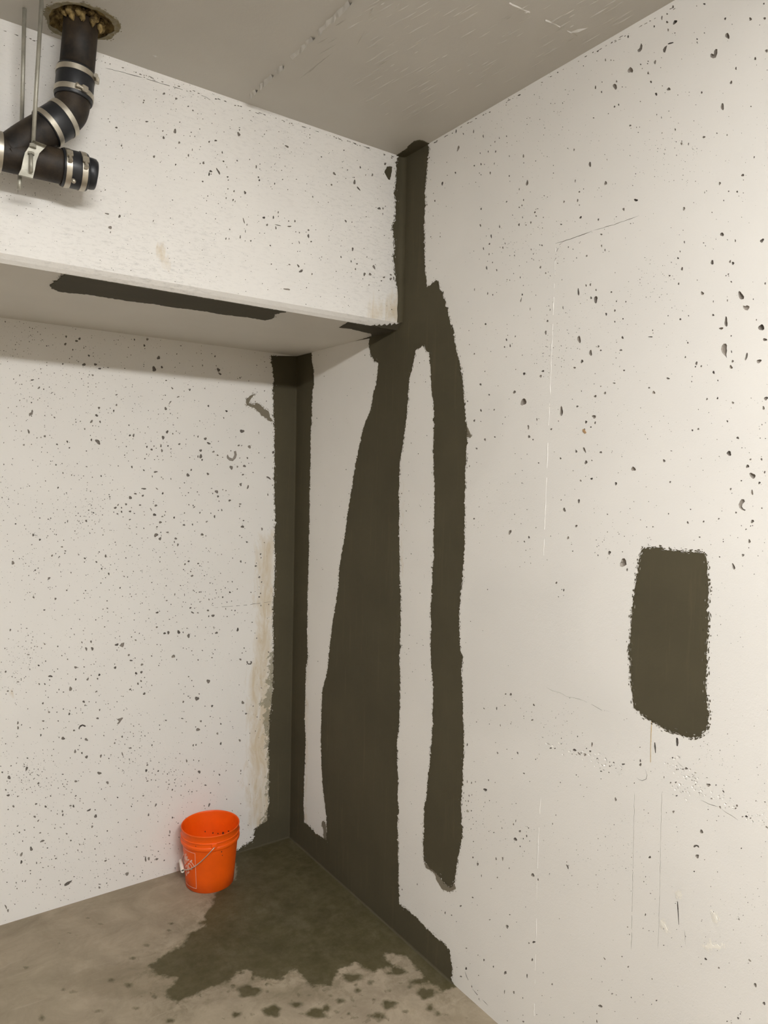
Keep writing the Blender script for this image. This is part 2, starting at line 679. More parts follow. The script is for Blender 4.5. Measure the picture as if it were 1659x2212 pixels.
def INSIDE(q, i, nr):
    """+1 when nr points into the polygon (from its winding)"""
    area = np.sum(q[:, 0] * np.roll(q[:, 1], -1) - q[:, 1] * np.roll(q[:, 0], -1))
    return -1.0 if area > 0 else 1.0


# ------------------------------------------------------------------ meshes: tubes, boxes, lathes
def frames(path):
    P = [Vector(p) for p in path]
    T = []
    for i in range(len(P)):
        a = P[max(0, i - 1)]
        b = P[min(len(P) - 1, i + 1)]
        T.append((b - a).normalized())
    up = Vector((0, -1, 0)) if abs(T[0].y) < 0.9 else Vector((0, 0, 1))
    N = [(up - T[0] * up.dot(T[0])).normalized()]
    for i in range(1, len(P)):
        n = N[-1] - T[i] * N[-1].dot(T[i])
        N.append(n.normalized())
    return P, T, N


def tube_into(bm, path, radii, seg=24, caps=True):
    P, T, N = frames(path)
    if isinstance(radii, (int, float)):
        radii = [radii] * len(P)
    rings = []
    for p, t, n, r in zip(P, T, N, radii):
        b = t.cross(n)
        rings.append([bm.verts.new(p + (n * math.cos(6.28318 * k / seg) + b * math.sin(6.28318 * k / seg)) * r) for k in range(seg)])
    for a, b in zip(rings, rings[1:]):
        for k in range(seg):
            bm.faces.new((a[k], a[(k + 1) % seg], b[(k + 1) % seg], b[k]))
    if caps:
        bm.faces.new(rings[0][::-1])
        bm.faces.new(rings[-1])


def tube(name, path, radii, mat, parent=None, seg=24, caps=True, sharp=False):
    bm = bmesh.new()
    tube_into(bm, path, radii, seg, caps)
    o = obj_bm(name, bm, mat, parent, smooth=True)
    me = o.data
    for p in me.polygons:
        if len(p.vertices) > 4:
            p.use_smooth = False
    return o


def box_into(bm, c, X, Y, Z, sx, sy, sz, bevel=0.0):
    c, X, Y, Z = Vector(c), Vector(X), Vector(Y), Vector(Z)
    vs = []
    for i in (-1, 1):
        for j in (-1, 1):
            for k in (-1, 1):
                vs.append(bm.verts.new(c + X * (i * sx / 2) + Y * (j * sy / 2) + Z * (k * sz / 2)))
    fs = [(0, 1, 3, 2), (4, 6, 7, 5), (0, 4, 5, 1), (2, 3, 7, 6), (0, 2, 6, 4), (1, 5, 7, 3)]
    made = [bm.faces.new([vs[i] for i in f]) for f in fs]
    if bevel:
        es = set(e for f in made for e in f.edges)
        bmesh.ops.bevel(bm, geom=list(es), offset=bevel, segments=2, affect='EDGES')


def smooth_path(pts, n=8):
    """Catmull-Rom through points"""
    P = [np.array(p, float) for p in pts]
    P = [2 * P[0] - P[1]] + P + [2 * P[-1] - P[-2]]
    out = []
    for i in range(1, len(P) - 2):
        for j in range(n):
            t = j / n
            a, b, c, d = P[i - 1], P[i], P[i + 1], P[i + 2]
            out.append(0.5 * (2 * b + (c - a) * t + (2 * a - 5 * b + 4 * c - d) * t * t + (3 * b - a - 3 * c + d) * t ** 3))
    out.append(P[-2])
    return out

# ------------------------------------------------------------------ bug holes read off the photograph: x,y,w,h[,rotation] in each crop's pixels
TILES = [
 ('right', 1280, 0, 4.378, "1058,38,22,22 1493,180,32,30,-.6 1254,177,22,24 1627,175,22,30 1620,35,18,16 760,66,22,28 680,65,22,12 705,132,16,20 655,170,16,38 705,209,22,26 780,210,30,54,.5 583,250,12,26 715,284,18,26 336,345,14,36 146,383,20,16 122,567,14,24 174,569,12,12 40,575,8,8 526,580,12,14 520,602,12,12 590,588,20,38 455,609,14,16 526,692,16,26 470,648,10,10 358,664,46,64 212,818,42,52 228,770,12,26 90,776,9,12 28,828,16,32 85,870,14,18 281,822,10,12 552,775,18,26 720,843,32,34 602,890,26,28 685,876,9,9 1032,875,20,20 914,872,9,9 806,899,10,10 660,812,10,10 1310,780,24,34 1356,647,18,26 1275,340,40,60 1538,555,24,26 1645,482,24,36 989,370,14,18 989,400,12,16 1058,312,12,12 1228,1010,34,62 1498,1007,13,16 356,1187,20,20 607,1084,11,13 722,1051,9,11 652,1114,9,11 207,1009,16,22 247,990,12,24 452,960,11,13 150,1075,9,14 782,1225,14,22 1053,1297,30,20,-.6 841,1358,24,26 844,1335,12,12 907,1362,10,26 432,1252,9,12 1176,1260,14,16 1272,1277,12,16 123,1732,24,46 410,1893,36,28 294,1980,18,34 864,1974,24,34 1420,1657,28,28 1203,1735,22,32 1287,1809,14,16 1368,1813,16,24 1240,1896,12,14 1130,2009,12,12 956,1916,9,9 1528,1487,12,22 55,2077,16,22 225,2049,10,10 408,1643,10,12 360,2115,12,10 385,2110,8,8 61,1777,8,10 380,1755,9,12 1427,1702,10,10 1078,1805,10,10 1060,1820,8,18 115,1461,8,10 137,1510,8,18 10,1115,16,12"),
 ('right', 1280, 480, 4.378, "83,115,20,18 85,224,14,24 118,264,10,30 1224,115,32,44 1350,175,14,24 1602,174,42,34,-.5 868,188,14,22 1050,196,14,12 828,277,10,20 808,340,16,22 1131,380,32,40 1300,373,18,32 1328,388,30,26 846,441,22,32 728,506,16,20 771,537,10,8 814,582,16,22 1312,564,16,18 33,641,16,18 178,661,16,18 30,730,40,64 226,748,13,15 315,752,12,16 211,836,18,22 129,870,20,26 288,914,14,16 211,941,14,16 1037,672,28,38 1403,695,48,86,-.25 1140,878,20,26 714,885,12,12 830,918,18,24 908,885,12,14 1262,943,34,86 1217,1005,44,22,-.4 1597,996,52,68 1630,1111,36,32 1311,1075,14,16 1550,923,14,16 549,1085,40,12 568,1022,10,16 572,1049,8,10 283,1091,24,24 901,1140,14,22 1314,1225,12,24 55,1175,22,20 78,1212,16,18 268,1210,26,18 1325,1315,20,30 1309,1370,28,40 1455,1270,24,70,.3 1574,1315,46,38 878,1276,14,22 982,1335,22,36 1028,1362,16,20 973,1367,14,16 298,1402,18,18 1145,1420,24,30 714,1478,34,18 205,1522,26,14 535,1566,18,18 579,1611,26,36 118,1616,24,24 78,1552,14,12 25,1646,26,26 1082,1673,20,20 1182,1665,16,24 1327,1708,22,26 1617,1757,26,32 1640,1667,40,36 14,1840,44,30 24,1897,16,26 1275,1883,20,18 1000,1956,18,22 944,1968,20,18 1373,2040,26,28 1413,2134,11,11 1444,2135,8,8 1585,2042,12,12 1635,2046,12,10 1177,2055,9,9 1316,2072,8,8 78,2176,24,24 745,2163,20,10 937,1507,12,14 1185,1497,12,18 1275,740,12,22 1142,750,10,20 1284,492,14,18 1262,506,14,12 990,548,12,12 1520,728,12,16 1632,580,18,22 340,562,8,8 526,580,8,8 750,810,8,10"),
 ('right', 980, 760, 4.366, "1210,90,24,36 664,207,22,32 842,182,30,18 820,230,30,22,-.5 573,380,30,30 659,473,54,72 1016,560,34,86 253,308,18,24 335,405,16,18 131,466,12,16 257,553,18,24 382,547,14,18 1166,515,20,22 1327,612,42,38 1248,662,26,26 1334,669,18,32 1294,710,16,16 704,710,20,40 725,706,20,32 785,638,12,26 920,730,20,18 711,800,28,24 748,828,16,16 1231,745,26,40 295,828,16,30 388,803,16,14 1233,925,22,56,-.3 1388,950,28,34 1156,940,24,24 1008,1005,16,22 1248,1042,26,40 1303,1025,12,14 801,1048,14,14 647,1120,9,9 1197,1215,18,20 1301,1197,22,22 1530,1243,26,28 1180,1408,24,36 1043,1490,28,38 1156,1643,24,26 1450,1532,14,14 1048,1351,9,9 1013,1397,11,16 192,1574,16,18 530,1702,24,50,.2 710,1749,20,22 667,1790,14,18 1079,1755,20,32 1469,1895,30,36 1600,1990,64,86,-.2 1635,2056,20,26 1361,1919,13,16 1122,1880,12,16 776,1658,10,10 670,1985,8,8 727,1993,8,10 216,912,18,18 148,1078,12,18 194,650,16,28 1427,390,22,24 1330,416,24,26 1388,325,14,14 1205,370,9,16 1606,178,18,16 1140,150,30,16 1120,447,12,8 585,166,9,12 905,515,8,8 1610,1740,9,9"),
 ('right', 1300, 880, 4.621, "1270,459,52,48 622,533,26,34 693,435,18,12 315,615,40,52,-.3 142,762,32,26 682,746,20,20 1484,520,20,20 1594,519,20,24 1455,588,30,40 1505,682,54,64,-.4 1573,754,26,26 1625,648,18,26 1393,732,14,18 1286,816,18,26 1500,850,24,52 1340,1050,16,24 1298,857,10,10 1503,1138,36,34 1485,1185,12,14 1505,1180,12,12 1439,1217,16,16 1393,1181,11,11 1168,1112,24,14,-.5 1016,1140,18,20 857,1150,22,26 666,1062,14,16 886,1018,14,16 448,1194,12,12 510,1192,14,14 387,1123,10,10 976,1296,16,18 1473,1337,28,36 1409,1476,24,34 1176,1493,16,14 1315,1590,28,66,-.4 55,1068,14,16 1597,1006,14,18 1213,1340,12,16 1212,1318,10,10 1283,1280,8,8 1357,1300,10,10 1198,1034,9,9 1172,490,12,10 993,508,11,11 545,980,8,8 467,940,9,9 1624,1350,9,9 1605,1435,9,9 458,1304,9,9 489,1320,9,9 225,1285,9,9 1560,1482,10,10"),
 ('right', 900, 280, 4.366, "392,177,18,64,.4 372,15,10,36 440,40,10,20 537,18,10,36 628,62,10,36 848,62,10,16 780,80,10,12 738,115,9,20 745,207,12,22,.4 675,207,9,18 599,222,9,16 1007,250,12,40 874,250,8,14 544,340,12,18 607,326,12,22 733,320,6,24 366,407,14,20 592,410,8,12 607,426,10,12 694,409,12,26 873,437,8,22 242,508,18,36 1042,503,22,56 968,562,10,20 557,497,9,9 172,672,10,24 97,708,10,20 608,748,14,22 848,680,10,22,.5 1008,664,10,18 993,715,10,18 968,733,12,16 1233,636,9,9 1290,410,9,12 1485,190,12,28 1634,328,26,44 1496,483,9,30 1535,587,16,18 1518,668,16,28 1390,680,16,22 1547,828,18,30,.4 1363,893,18,14 601,903,15,26 1077,876,14,20 965,897,18,24 1032,900,12,12 999,828,8,20 1115,780,14,26,.6 1127,815,16,12 1195,828,8,14 782,915,10,30 703,1005,12,36 687,1078,14,22 630,1122,10,26 813,1114,14,20 834,1073,10,18 1182,1091,14,18 1604,1191,16,20 923,1188,8,20 1080,1130,9,18 683,1175,9,20 716,1253,10,14 660,1305,14,34 755,1325,12,20 1167,1298,18,24 1217,1354,12,20 1525,1532,18,70 1598,1470,14,24 1638,1462,14,30 1645,1587,16,30 996,1556,18,18 984,1606,10,48,.2 1070,1692,8,26 977,1394,9,18 878,1420,9,12 545,1508,8,26 670,1545,10,26 718,1558,12,16 1258,1700,9,20 1380,1680,9,30 1234,1805,16,26,.4 650,1834,16,22 1217,1915,20,36 1532,1978,34,70 847,1982,14,26 829,2050,12,20 882,2038,10,36 930,1950,9,20 858,1940,9,9 1640,2106,34,50 544,2115,12,18 1431,1108,8,18 1480,1240,8,8"),
 ('right', 980, 1240, 4.366, "969,83,18,24 1020,147,10,14 1038,152,14,24 988,214,10,10 1036,203,8,8 319,146,10,12 538,1135,18,30 490,1132,18,12 483,1239,18,10 405,1268,14,28 286,1268,20,10,.6 756,1235,14,30,-.5 736,1302,8,10 741,1377,24,16 337,1415,9,12 440,1428,10,22 538,1412,10,12 915,1642,22,16 955,1645,14,14 1140,1660,38,22 1304,1608,14,50 1287,1672,18,22 1253,1645,14,14 1168,1532,9,18 1014,1602,10,12 1118,1698,10,10 1508,1788,20,40 1473,1812,18,20 1588,1795,48,20 1390,1860,18,14 1408,1837,9,9 1464,1871,12,12 1355,1748,24,24 414,1688,12,28,-.5 502,1652,10,10 603,1688,14,26,-.6 773,1748,9,16 663,1880,24,10,.3 717,1957,10,10 328,1944,12,22 298,2035,36,28 168,1970,10,26 205,1960,8,18 128,1958,8,26 391,1966,9,9 145,2090,10,20 172,2083,8,16 138,2142,12,20 1527,2125,22,34 1156,1895,12,12 1006,1966,10,12 1195,1990,8,10 1256,2012,8,8 986,2005,7,7 128,1610,12,30"),
 ('right', 1280, 1560, 4.378, "448,237,12,10 748,340,36,20,-.6 886,438,34,20,.4 846,460,16,16 948,490,18,18 787,570,18,16 738,572,14,18 930,560,22,16 907,620,22,26 395,576,10,14 452,365,16,28 452,402,24,30 676,521,10,20 1167,595,16,14 1082,525,18,8 764,848,26,22 1030,1035,42,32,.6 990,1268,40,34 961,1412,16,16 1407,1193,14,16 541,1277,22,26 1237,655,26,14,.8 1205,722,10,10 1205,805,28,18,.8 1365,790,18,26 1455,892,26,22 1495,908,18,14 1192,889,10,10 1093,826,10,10 486,829,9,10 528,860,14,8 793,991,8,10 203,970,9,10 485,1508,9,14 548,1620,14,10,.7 500,1820,14,22 331,1937,18,9,.5 349,2008,10,12 533,1972,16,8 478,1950,8,12 673,2110,14,12 748,2040,9,9 841,2123,9,9 1384,1865,18,12,.7 1035,1871,10,10 784,1714,10,10 1545,745,12,14 1630,755,20,10,.6 1556,429,12,9 795,696,20,14 210,1682,8,10"),
 ('right', 860, 1712, 4.366, "690,172,14,14 663,82,8,24 670,30,10,22 697,22,8,14 862,76,8,12 807,133,8,10 800,296,9,10 903,377,14,12 856,367,10,12 979,335,8,20 1109,268,8,26 1088,300,10,24 1148,365,20,24 1105,440,34,32 1150,508,12,16 1230,335,12,14 1180,435,10,16 1212,410,14,22 1191,554,8,12 1240,458,9,14 705,612,14,22 924,625,14,28 985,625,12,44 750,675,18,36 1047,714,10,16 936,802,12,18 1270,778,32,34 1320,822,14,24 1316,692,12,14 877,906,9,10 703,990,18,14 786,785,8,24 1202,1080,8,12 1053,1152,14,14 864,1200,18,10 1028,1265,24,42,-.5 1117,1222,8,10 963,1357,8,12 1280,1410,28,24 1234,1420,12,18 753,1534,9,12 809,1580,18,20 898,1643,14,18 641,1660,22,24 1010,1700,22,38 759,1724,11,11 1265,1577,18,28 1598,700,18,44,-.3 1590,655,8,14 1091,1885,18,28 1176,1938,10,18 1452,1808,20,16,.6 1368,1700,9,12 692,1822,12,34,-.3 775,1950,30,36 1180,2160,20,18 1178,2100,8,10 1307,2094,8,12 1216,1730,10,50 1003,1880,8,40 592,1735,24,12,.4 504,1157,14,12 549,1218,8,12 443,1135,12,24 180,865,9,18 38,915,10,18 126,107,8,8 163,576,8,8 590,1070,20,18 1488,213,8,14 1456,295,9,18 643,1468,20,9,.4"),
 ('right', 1240, 1912, 3.96, "1126,632,28,18,.9 1503,645,28,18,.8 1238,708,18,16 1550,855,36,24,1 1625,1012,26,28 1404,1138,18,22 1503,1145,8,10 1309,1165,16,10 1422,1102,10,12 1428,1085,10,10 1404,1112,10,6 228,1036,50,20,.6 326,930,16,16 361,940,9,9 489,961,9,12 705,987,16,14 667,803,9,16 463,699,14,20 261,629,28,10,.8 410,611,16,9,.6 590,939,8,8 664,1020,9,10 350,1081,9,7 888,866,9,8 1293,872,14,7 1346,1178,12,8 195,1165,10,30 195,1100,9,12 149,802,8,8 233,694,7,9 410,813,8,8 1600,608,8,7 78,1170,8,7"),
 ('back', 0, 680, 2.765, "395,130,13,13 475,143,13,18 457,156,16,14 390,175,14,16 435,209,8,10 501,198,7,8 531,244,12,13 803,148,9,13 880,146,18,14 862,183,10,18 947,256,18,24 1284,248,9,11 1080,185,9,6 782,240,7,5 760,253,7,5 175,160,6,6 290,185,6,5 315,180,5,6 706,151,6,6"),
 ('back', 0, 780, 5.53, "750,34,26,18 1003,42,42,36 1140,40,36,34 1190,90,34,24 1290,77,24,14 1490,88,14,14 935,4,20,10 1236,76,14,9 1186,12,12,9 385,226,40,18 461,209,13,13 465,319,38,22,-.5 522,336,20,18 1106,168,26,24 1052,189,12,12 748,172,10,10 822,256,10,12 1256,256,9,9 1146,309,14,12 1053,306,14,18 909,341,14,11 1071,356,10,10 894,398,9,9 653,397,11,18 716,452,10,9 376,495,18,20 288,448,12,12 322,468,12,9 533,476,10,8 1391,402,26,18,-.4 1391,524,24,26 1182,560,32,28 1358,593,22,24 1152,650,36,34 1092,722,24,46,.4 1195,725,20,30 1107,773,12,16 650,674,26,18,.4 135,613,11,11 198,657,11,10 532,768,12,10 533,788,14,10 255,836,14,12 342,842,24,50,-.4 535,898,26,32 441,917,13,17 490,912,12,20 594,887,12,12 616,917,10,10 284,1001,22,26 804,963,22,30 960,720,15,15 1012,811,20,20 1080,889,12,14 1091,941,22,30 1168,965,80,42,.6 681,995,24,20 501,1031,14,14 829,1036,20,20 1032,1074,16,18 566,1092,13,11 495,1086,12,12 716,1087,11,9 151,1166,13,12 1552,888,24,26 1595,888,20,46 1540,765,14,22 606,1196,16,14 627,1194,10,10 668,1239,24,18 741,1224,18,13 600,1231,11,9 923,1225,16,16 1034,1261,22,15,.5 752,1337,16,22 855,1362,12,22 1208,1373,18,22 1103,1388,16,14 998,1372,13,13 937,1364,8,10 1320,1245,10,12 1575,1265,22,28 428,1347,11,11 332,1470,11,11 352,1492,20,11,.3 92,1514,12,10 173,1547,14,11 693,1512,22,26 1044,1452,12,12 946,1419,12,10 1219,1477,13,10 1081,1555,16,14 1034,1549,12,10 768,1588,11,13 1310,1621,20,20 1557,1632,44,34 1617,1585,34,20 1505,1710,30,24 1377,1753,34,30 1410,1718,12,34,.5 1452,1800,18,30 1452,1752,12,24 1554,1796,28,28 1403,1825,24,20 1605,1820,20,12 506,1705,12,14 903,1742,16,14 1059,1781,22,13 1115,1812,18,20 1100,1828,12,9 907,1846,16,12 475,1874,18,15 606,1877,18,16 595,1897,12,9 186,1945,20,20 184,1876,13,9 110,1747,12,10 1030,1910,24,34 1191,1897,14,10 1551,1893,32,12,-.3 1547,2000,34,10,.3 308,2006,10,16 397,2078,32,30 476,2134,30,22 570,2088,13,13 895,2030,17,14 917,2066,13,9 1103,2010,18,10 1131,2051,13,9 1630,1984,15,12 760,2140,13,14 1552,2202,28,14 638,1817,11,10 1230,1762,14,11 1073,1708,12,11 1200,1735,12,9 1580,600,12,10 1381,935,9,18"),
 ('back', 300, 780, 5.53, "182,95,54,60 274,73,28,30 58,64,12,12 950,105,44,42 968,152,48,20,.5 760,52,10,26 325,231,22,16 398,324,30,20,.8 608,343,20,32 788,328,16,22 541,359,15,9 469,428,32,18,-.3 375,490,32,20,-.8 315,408,16,15 280,456,15,10 319,568,32,38 376,626,16,14 368,540,9,9 666,471,11,13 830,536,26,24 1046,597,30,26 462,679,13,14 411,762,18,10 338,846,32,36 289,915,30,54 405,868,14,22 706,902,18,24 659,891,12,14 794,928,32,38 834,982,50,22,.25 482,992,26,24 1232,838,48,46 1432,852,13,16 1192,1008,26,22 1320,1024,34,44 347,1013,20,18 263,1013,22,34 95,1024,22,24 152,1057,26,28 275,1070,20,42 207,1041,13,13 92,1113,14,18 72,1166,18,18 186,1177,13,13 738,1068,30,36 740,1138,40,46 706,1140,14,36 755,1180,22,22 607,1152,13,14 890,1083,32,24 940,1125,24,20 1098,1072,14,16 1000,1150,12,14 1205,1158,14,16 1296,1158,20,22 1103,1272,38,54 1176,1262,18,30 1260,1254,34,34 937,1236,16,12 625,1300,22,24 585,1362,40,40 824,1348,34,28 1243,1356,26,22 1364,1330,17,14 1433,1097,14,16 1550,1395,58,24,.6 1503,1154,13,16 59,1304,28,14,.6 199,1324,48,20 160,1378,12,26 270,1387,17,14 288,1406,13,16 382,1407,12,22 544,1455,18,13 868,1521,20,12 928,1560,42,40 882,1581,15,18 945,1617,30,22,.8 592,1573,14,18 284,1580,24,26 60,1525,56,20 46,1608,26,26 215,1525,34,14,.7 1215,1476,32,36 1302,1506,24,46,.4 1040,1548,13,16 1075,1598,14,14 1084,1666,34,24 203,1725,32,30 175,1679,13,11 145,1772,14,38,-.5 187,1835,38,36 280,1857,24,18 307,1840,14,18 421,1870,24,24 256,1926,32,34 317,1800,14,14 320,1919,14,12 544,1815,14,20 597,1716,12,20 660,1745,36,12,-.6 729,1812,15,28 904,1858,22,34 860,1818,14,16 990,1780,16,30 1210,1708,28,20 1203,1735,18,20 1250,1905,20,16 810,1918,28,18,-.8 538,1958,36,20 640,1952,18,22 216,1980,22,18 204,2078,48,48 261,2046,20,14 252,2122,28,46,.4 342,2046,30,22 440,2120,30,30 1237,1978,38,36 1265,2000,10,9 755,2072,34,34 1540,1595,14,28 1470,2006,24,34 1204,2085,15,14 1228,2107,15,13 1290,2162,26,20 1087,140,9,11 1208,200,12,28,-.3 1225,190,10,10 1313,237,14,10 1390,328,9,9 465,2195,22,34,.4 424,2160,14,24 402,2198,14,12 36,2115,13,11 14,1720,26,22 1605,1090,30,40"),
 ('back', 0, 1180, 5.53, "740,8,26,18 780,56,22,16 775,84,18,20 666,88,12,18 621,112,24,28 711,124,13,20 154,198,40,42 275,160,11,9 277,211,10,8 306,204,16,12 420,287,24,20 586,382,34,30 939,101,22,15 1013,144,28,20 1008,188,17,15 1185,68,17,18 1262,117,28,34 1151,188,24,24 1145,117,12,9 1214,268,22,20 1255,266,15,13 1299,329,22,30 1322,222,15,12 1205,440,19,15 1434,497,17,21 1022,530,18,17 797,526,22,16 848,315,16,20 662,628,22,34 401,610,24,28 420,568,17,9 529,761,24,18 597,515,14,10 667,479,14,10 1077,612,13,9 1279,652,18,16 1282,741,22,16 1231,752,16,14 1285,786,13,12 889,677,11,11 937,647,13,9 743,826,14,10 1250,963,18,15 996,1008,16,13 123,1000,20,32 319,980,20,12 336,1064,13,18 393,1083,11,18 102,1106,17,9 837,1086,13,10 1571,1084,20,15 1620,1121,24,20 1613,1027,18,13 1602,881,14,13 533,1168,20,22 690,1196,20,20 414,1196,16,11 445,1200,22,12 319,1230,15,11 338,1294,32,18 776,1284,15,18 807,1350,15,20 1087,1140,26,28 978,1148,17,24 1030,1226,26,46 1102,1224,36,40 1395,1176,46,30,-.6 1493,1222,15,13 1538,1299,24,28 1570,1365,46,20 1614,1336,14,14 462,1424,26,20 67,1499,26,24 903,1447,34,34 648,1498,16,13 602,1553,48,28 1375,1450,40,26,-.6 1186,1536,30,28 1625,1518,32,30 1165,1582,18,28 1047,1588,26,38,.4 905,1590,20,26 808,1526,15,12 1089,1543,15,13 215,1620,30,18 468,1646,22,24 535,1646,18,22 1648,1642,24,26 93,1730,30,18 1554,1710,26,24 842,1704,32,66,.15 758,1742,18,18 704,1712,12,24 1150,1736,30,18,-.6 512,1876,22,28 1000,1857,28,30 1016,1900,20,22 1064,1857,12,16 585,1981,24,26 757,1945,17,17 626,1928,16,15 828,2003,26,30 1165,2056,30,28 517,2088,26,24 695,2087,18,16 213,2110,18,44 215,2170,26,36 884,2200,32,18 360,2168,17,12 520,2180,16,18 1100,2150,14,14 1398,1857,14,14 1190,1955,18,24 1516,1945,12,10 680,1982,16,15 74,2065,9,10"),
 ('back', 300, 1180, 5.53, "595,180,24,26 708,206,22,20 550,215,22,24 634,354,30,26 618,301,18,18 437,91,12,12 426,62,16,10 1217,182,26,26 1395,236,26,24 1453,94,18,26 1459,137,12,18 1403,201,13,11 1272,198,13,14 911,397,15,10 326,472,22,13,-.4 497,469,18,13 429,576,12,34 545,580,9,30 723,547,13,20 332,649,22,15 529,666,12,12 615,736,26,22 825,767,26,26 640,792,40,20,.5 704,795,24,16 218,792,36,24 885,830,40,34,-.5 834,836,12,30,.3 1087,551,24,24 1000,609,15,24 837,636,16,22 1032,497,15,17 1175,511,14,18 1115,424,12,20 1062,425,11,16 1438,370,30,24 1339,551,15,17 1437,606,18,24 1053,668,14,17 1037,748,11,24 1149,768,15,20 1055,840,18,13 881,683,14,12 879,633,12,12 365,873,20,13 214,966,26,22 307,1040,32,28 352,1032,32,40,.4 475,1025,50,34,.7 528,1028,16,20 593,1070,40,48 927,1034,34,28 878,1043,14,14 893,967,20,13 797,970,14,14 1180,997,30,42,.3 1343,1010,13,13 1266,889,13,11 1353,908,18,13 412,1316,42,42 152,1311,20,15 530,1216,15,13 632,1249,16,13 885,1282,16,20 873,1331,22,15 707,1358,17,18 646,1298,15,11 1212,1352,26,26 1257,1216,15,18 1233,1276,14,14 36,1414,32,30 594,1558,18,18 30,1505,26,36 26,1610,26,22 68,1568,15,14 64,1762,34,30 828,1614,40,54,.3 694,1820,46,56 590,1792,18,16 720,1764,17,17 530,1858,24,26 874,1908,26,32 790,1910,14,13 740,2090,30,24 979,2122,22,20 322,2080,24,18 518,2058,28,16 1240,1868,32,44 853,2035,15,14 565,2097,15,13 538,1975,13,9 245,1399,13,10 1549,1264,20,16 1280,2000,26,22 705,2190,56,34,-.5 1412,2040,15,13 1407,1098,15,15 1457,708,15,20 476,1643,15,12"),
 ('back', 0, 1580, 5.53, "753,83,48,34,-.4 1031,97,42,32,.3 705,71,15,18 969,82,13,18 1459,63,24,24 1370,140,22,22 1556,199,34,24 880,4,20,12 488,45,18,30 327,319,20,20 897,240,24,46,.3 978,258,24,24 1033,305,36,38 1205,294,28,40,.3 1300,323,17,17 1462,270,14,56,-.2 132,411,16,18 289,394,17,15 318,445,24,62,.5 27,488,26,20,-.5 8,416,16,14 108,550,36,52 69,698,18,24 98,763,36,30 212,776,18,20 749,512,22,15 1186,498,48,36 1284,612,36,36 906,596,32,30 605,771,20,18 905,770,26,15,-.4 458,620,20,38,.5 480,665,15,12 430,867,30,22 545,898,28,30 843,890,28,28 878,893,26,32 745,955,24,28 750,997,20,30 1063,940,52,24,-.6 1142,1012,44,36,-.4 1137,937,17,17 1404,789,20,18 415,1019,28,30 456,1067,16,34,.5 97,933,20,18 160,895,30,26 1100,1138,26,30 1282,1189,20,18 654,1157,18,16 796,1222,22,22 480,1212,30,16,-.5 231,1207,22,18 294,1178,24,13 210,1130,26,12,-.3 407,1147,17,13 505,1310,64,22,-.5 846,1304,18,26 373,1403,38,48 567,1392,20,16 270,1310,14,20 284,1312,13,20 255,1470,26,60,.3 255,1560,26,46 668,1519,24,18 616,1528,15,12 514,1627,22,12 437,1570,14,28 484,1567,12,15 362,1663,20,15 1260,1545,36,22,-.3 482,1770,24,20 302,1788,12,28,.4 193,1807,16,20 720,1828,16,20 1518,1702,56,34,-.6 1480,1577,26,15 1187,1865,22,36,-.3 1190,1825,40,10 885,1735,20,14 930,1420,15,22 998,1347,14,16 429,2110,17,12 660,1980,14,13 437,1869,11,11 472,1868,14,11 393,1921,13,11 95,2140,26,36 70,2095,20,52,-.4 1570,895,16,20 1516,1051,14,14 1630,1380,20,18 540,1337,14,14 640,213,12,16 637,358,13,12 638,122,14,12 800,631,14,13 792,687,15,9 762,658,15,15 993,857,13,13 954,831,11,17 1125,840,14,14"),
 ('back', 300, 1580, 5.53, "88,467,30,32 101,401,24,24 72,54,15,17 231,473,22,20 175,450,15,13 156,164,15,26 649,166,20,28 682,161,17,24 938,26,22,36 978,145,24,34 710,2,44,22 1205,108,24,36 716,352,14,22 570,352,18,44 720,484,36,36 672,453,13,12 361,636,26,26 399,697,17,26 440,651,13,14 505,653,14,12 503,762,13,17 634,721,17,17 795,642,26,20 691,711,22,9 962,517,20,24 898,477,12,15 1217,470,13,28 1216,505,17,13 52,768,24,18 202,879,22,40,.5 340,509,14,20 103,593,26,15,-.4 840,878,22,46,.4 780,889,12,18 115,997,18,40 370,1200,16,40 362,1242,20,20 80,1525,22,60 118,1520,22,50 215,1525,42,22,-.3 1214,1005,22,8 400,1030,14,30 141,840,14,12 366,878,14,11 22,294,18,12 8,195,16,14 1112,397,12,10 1320,633,14,11"),
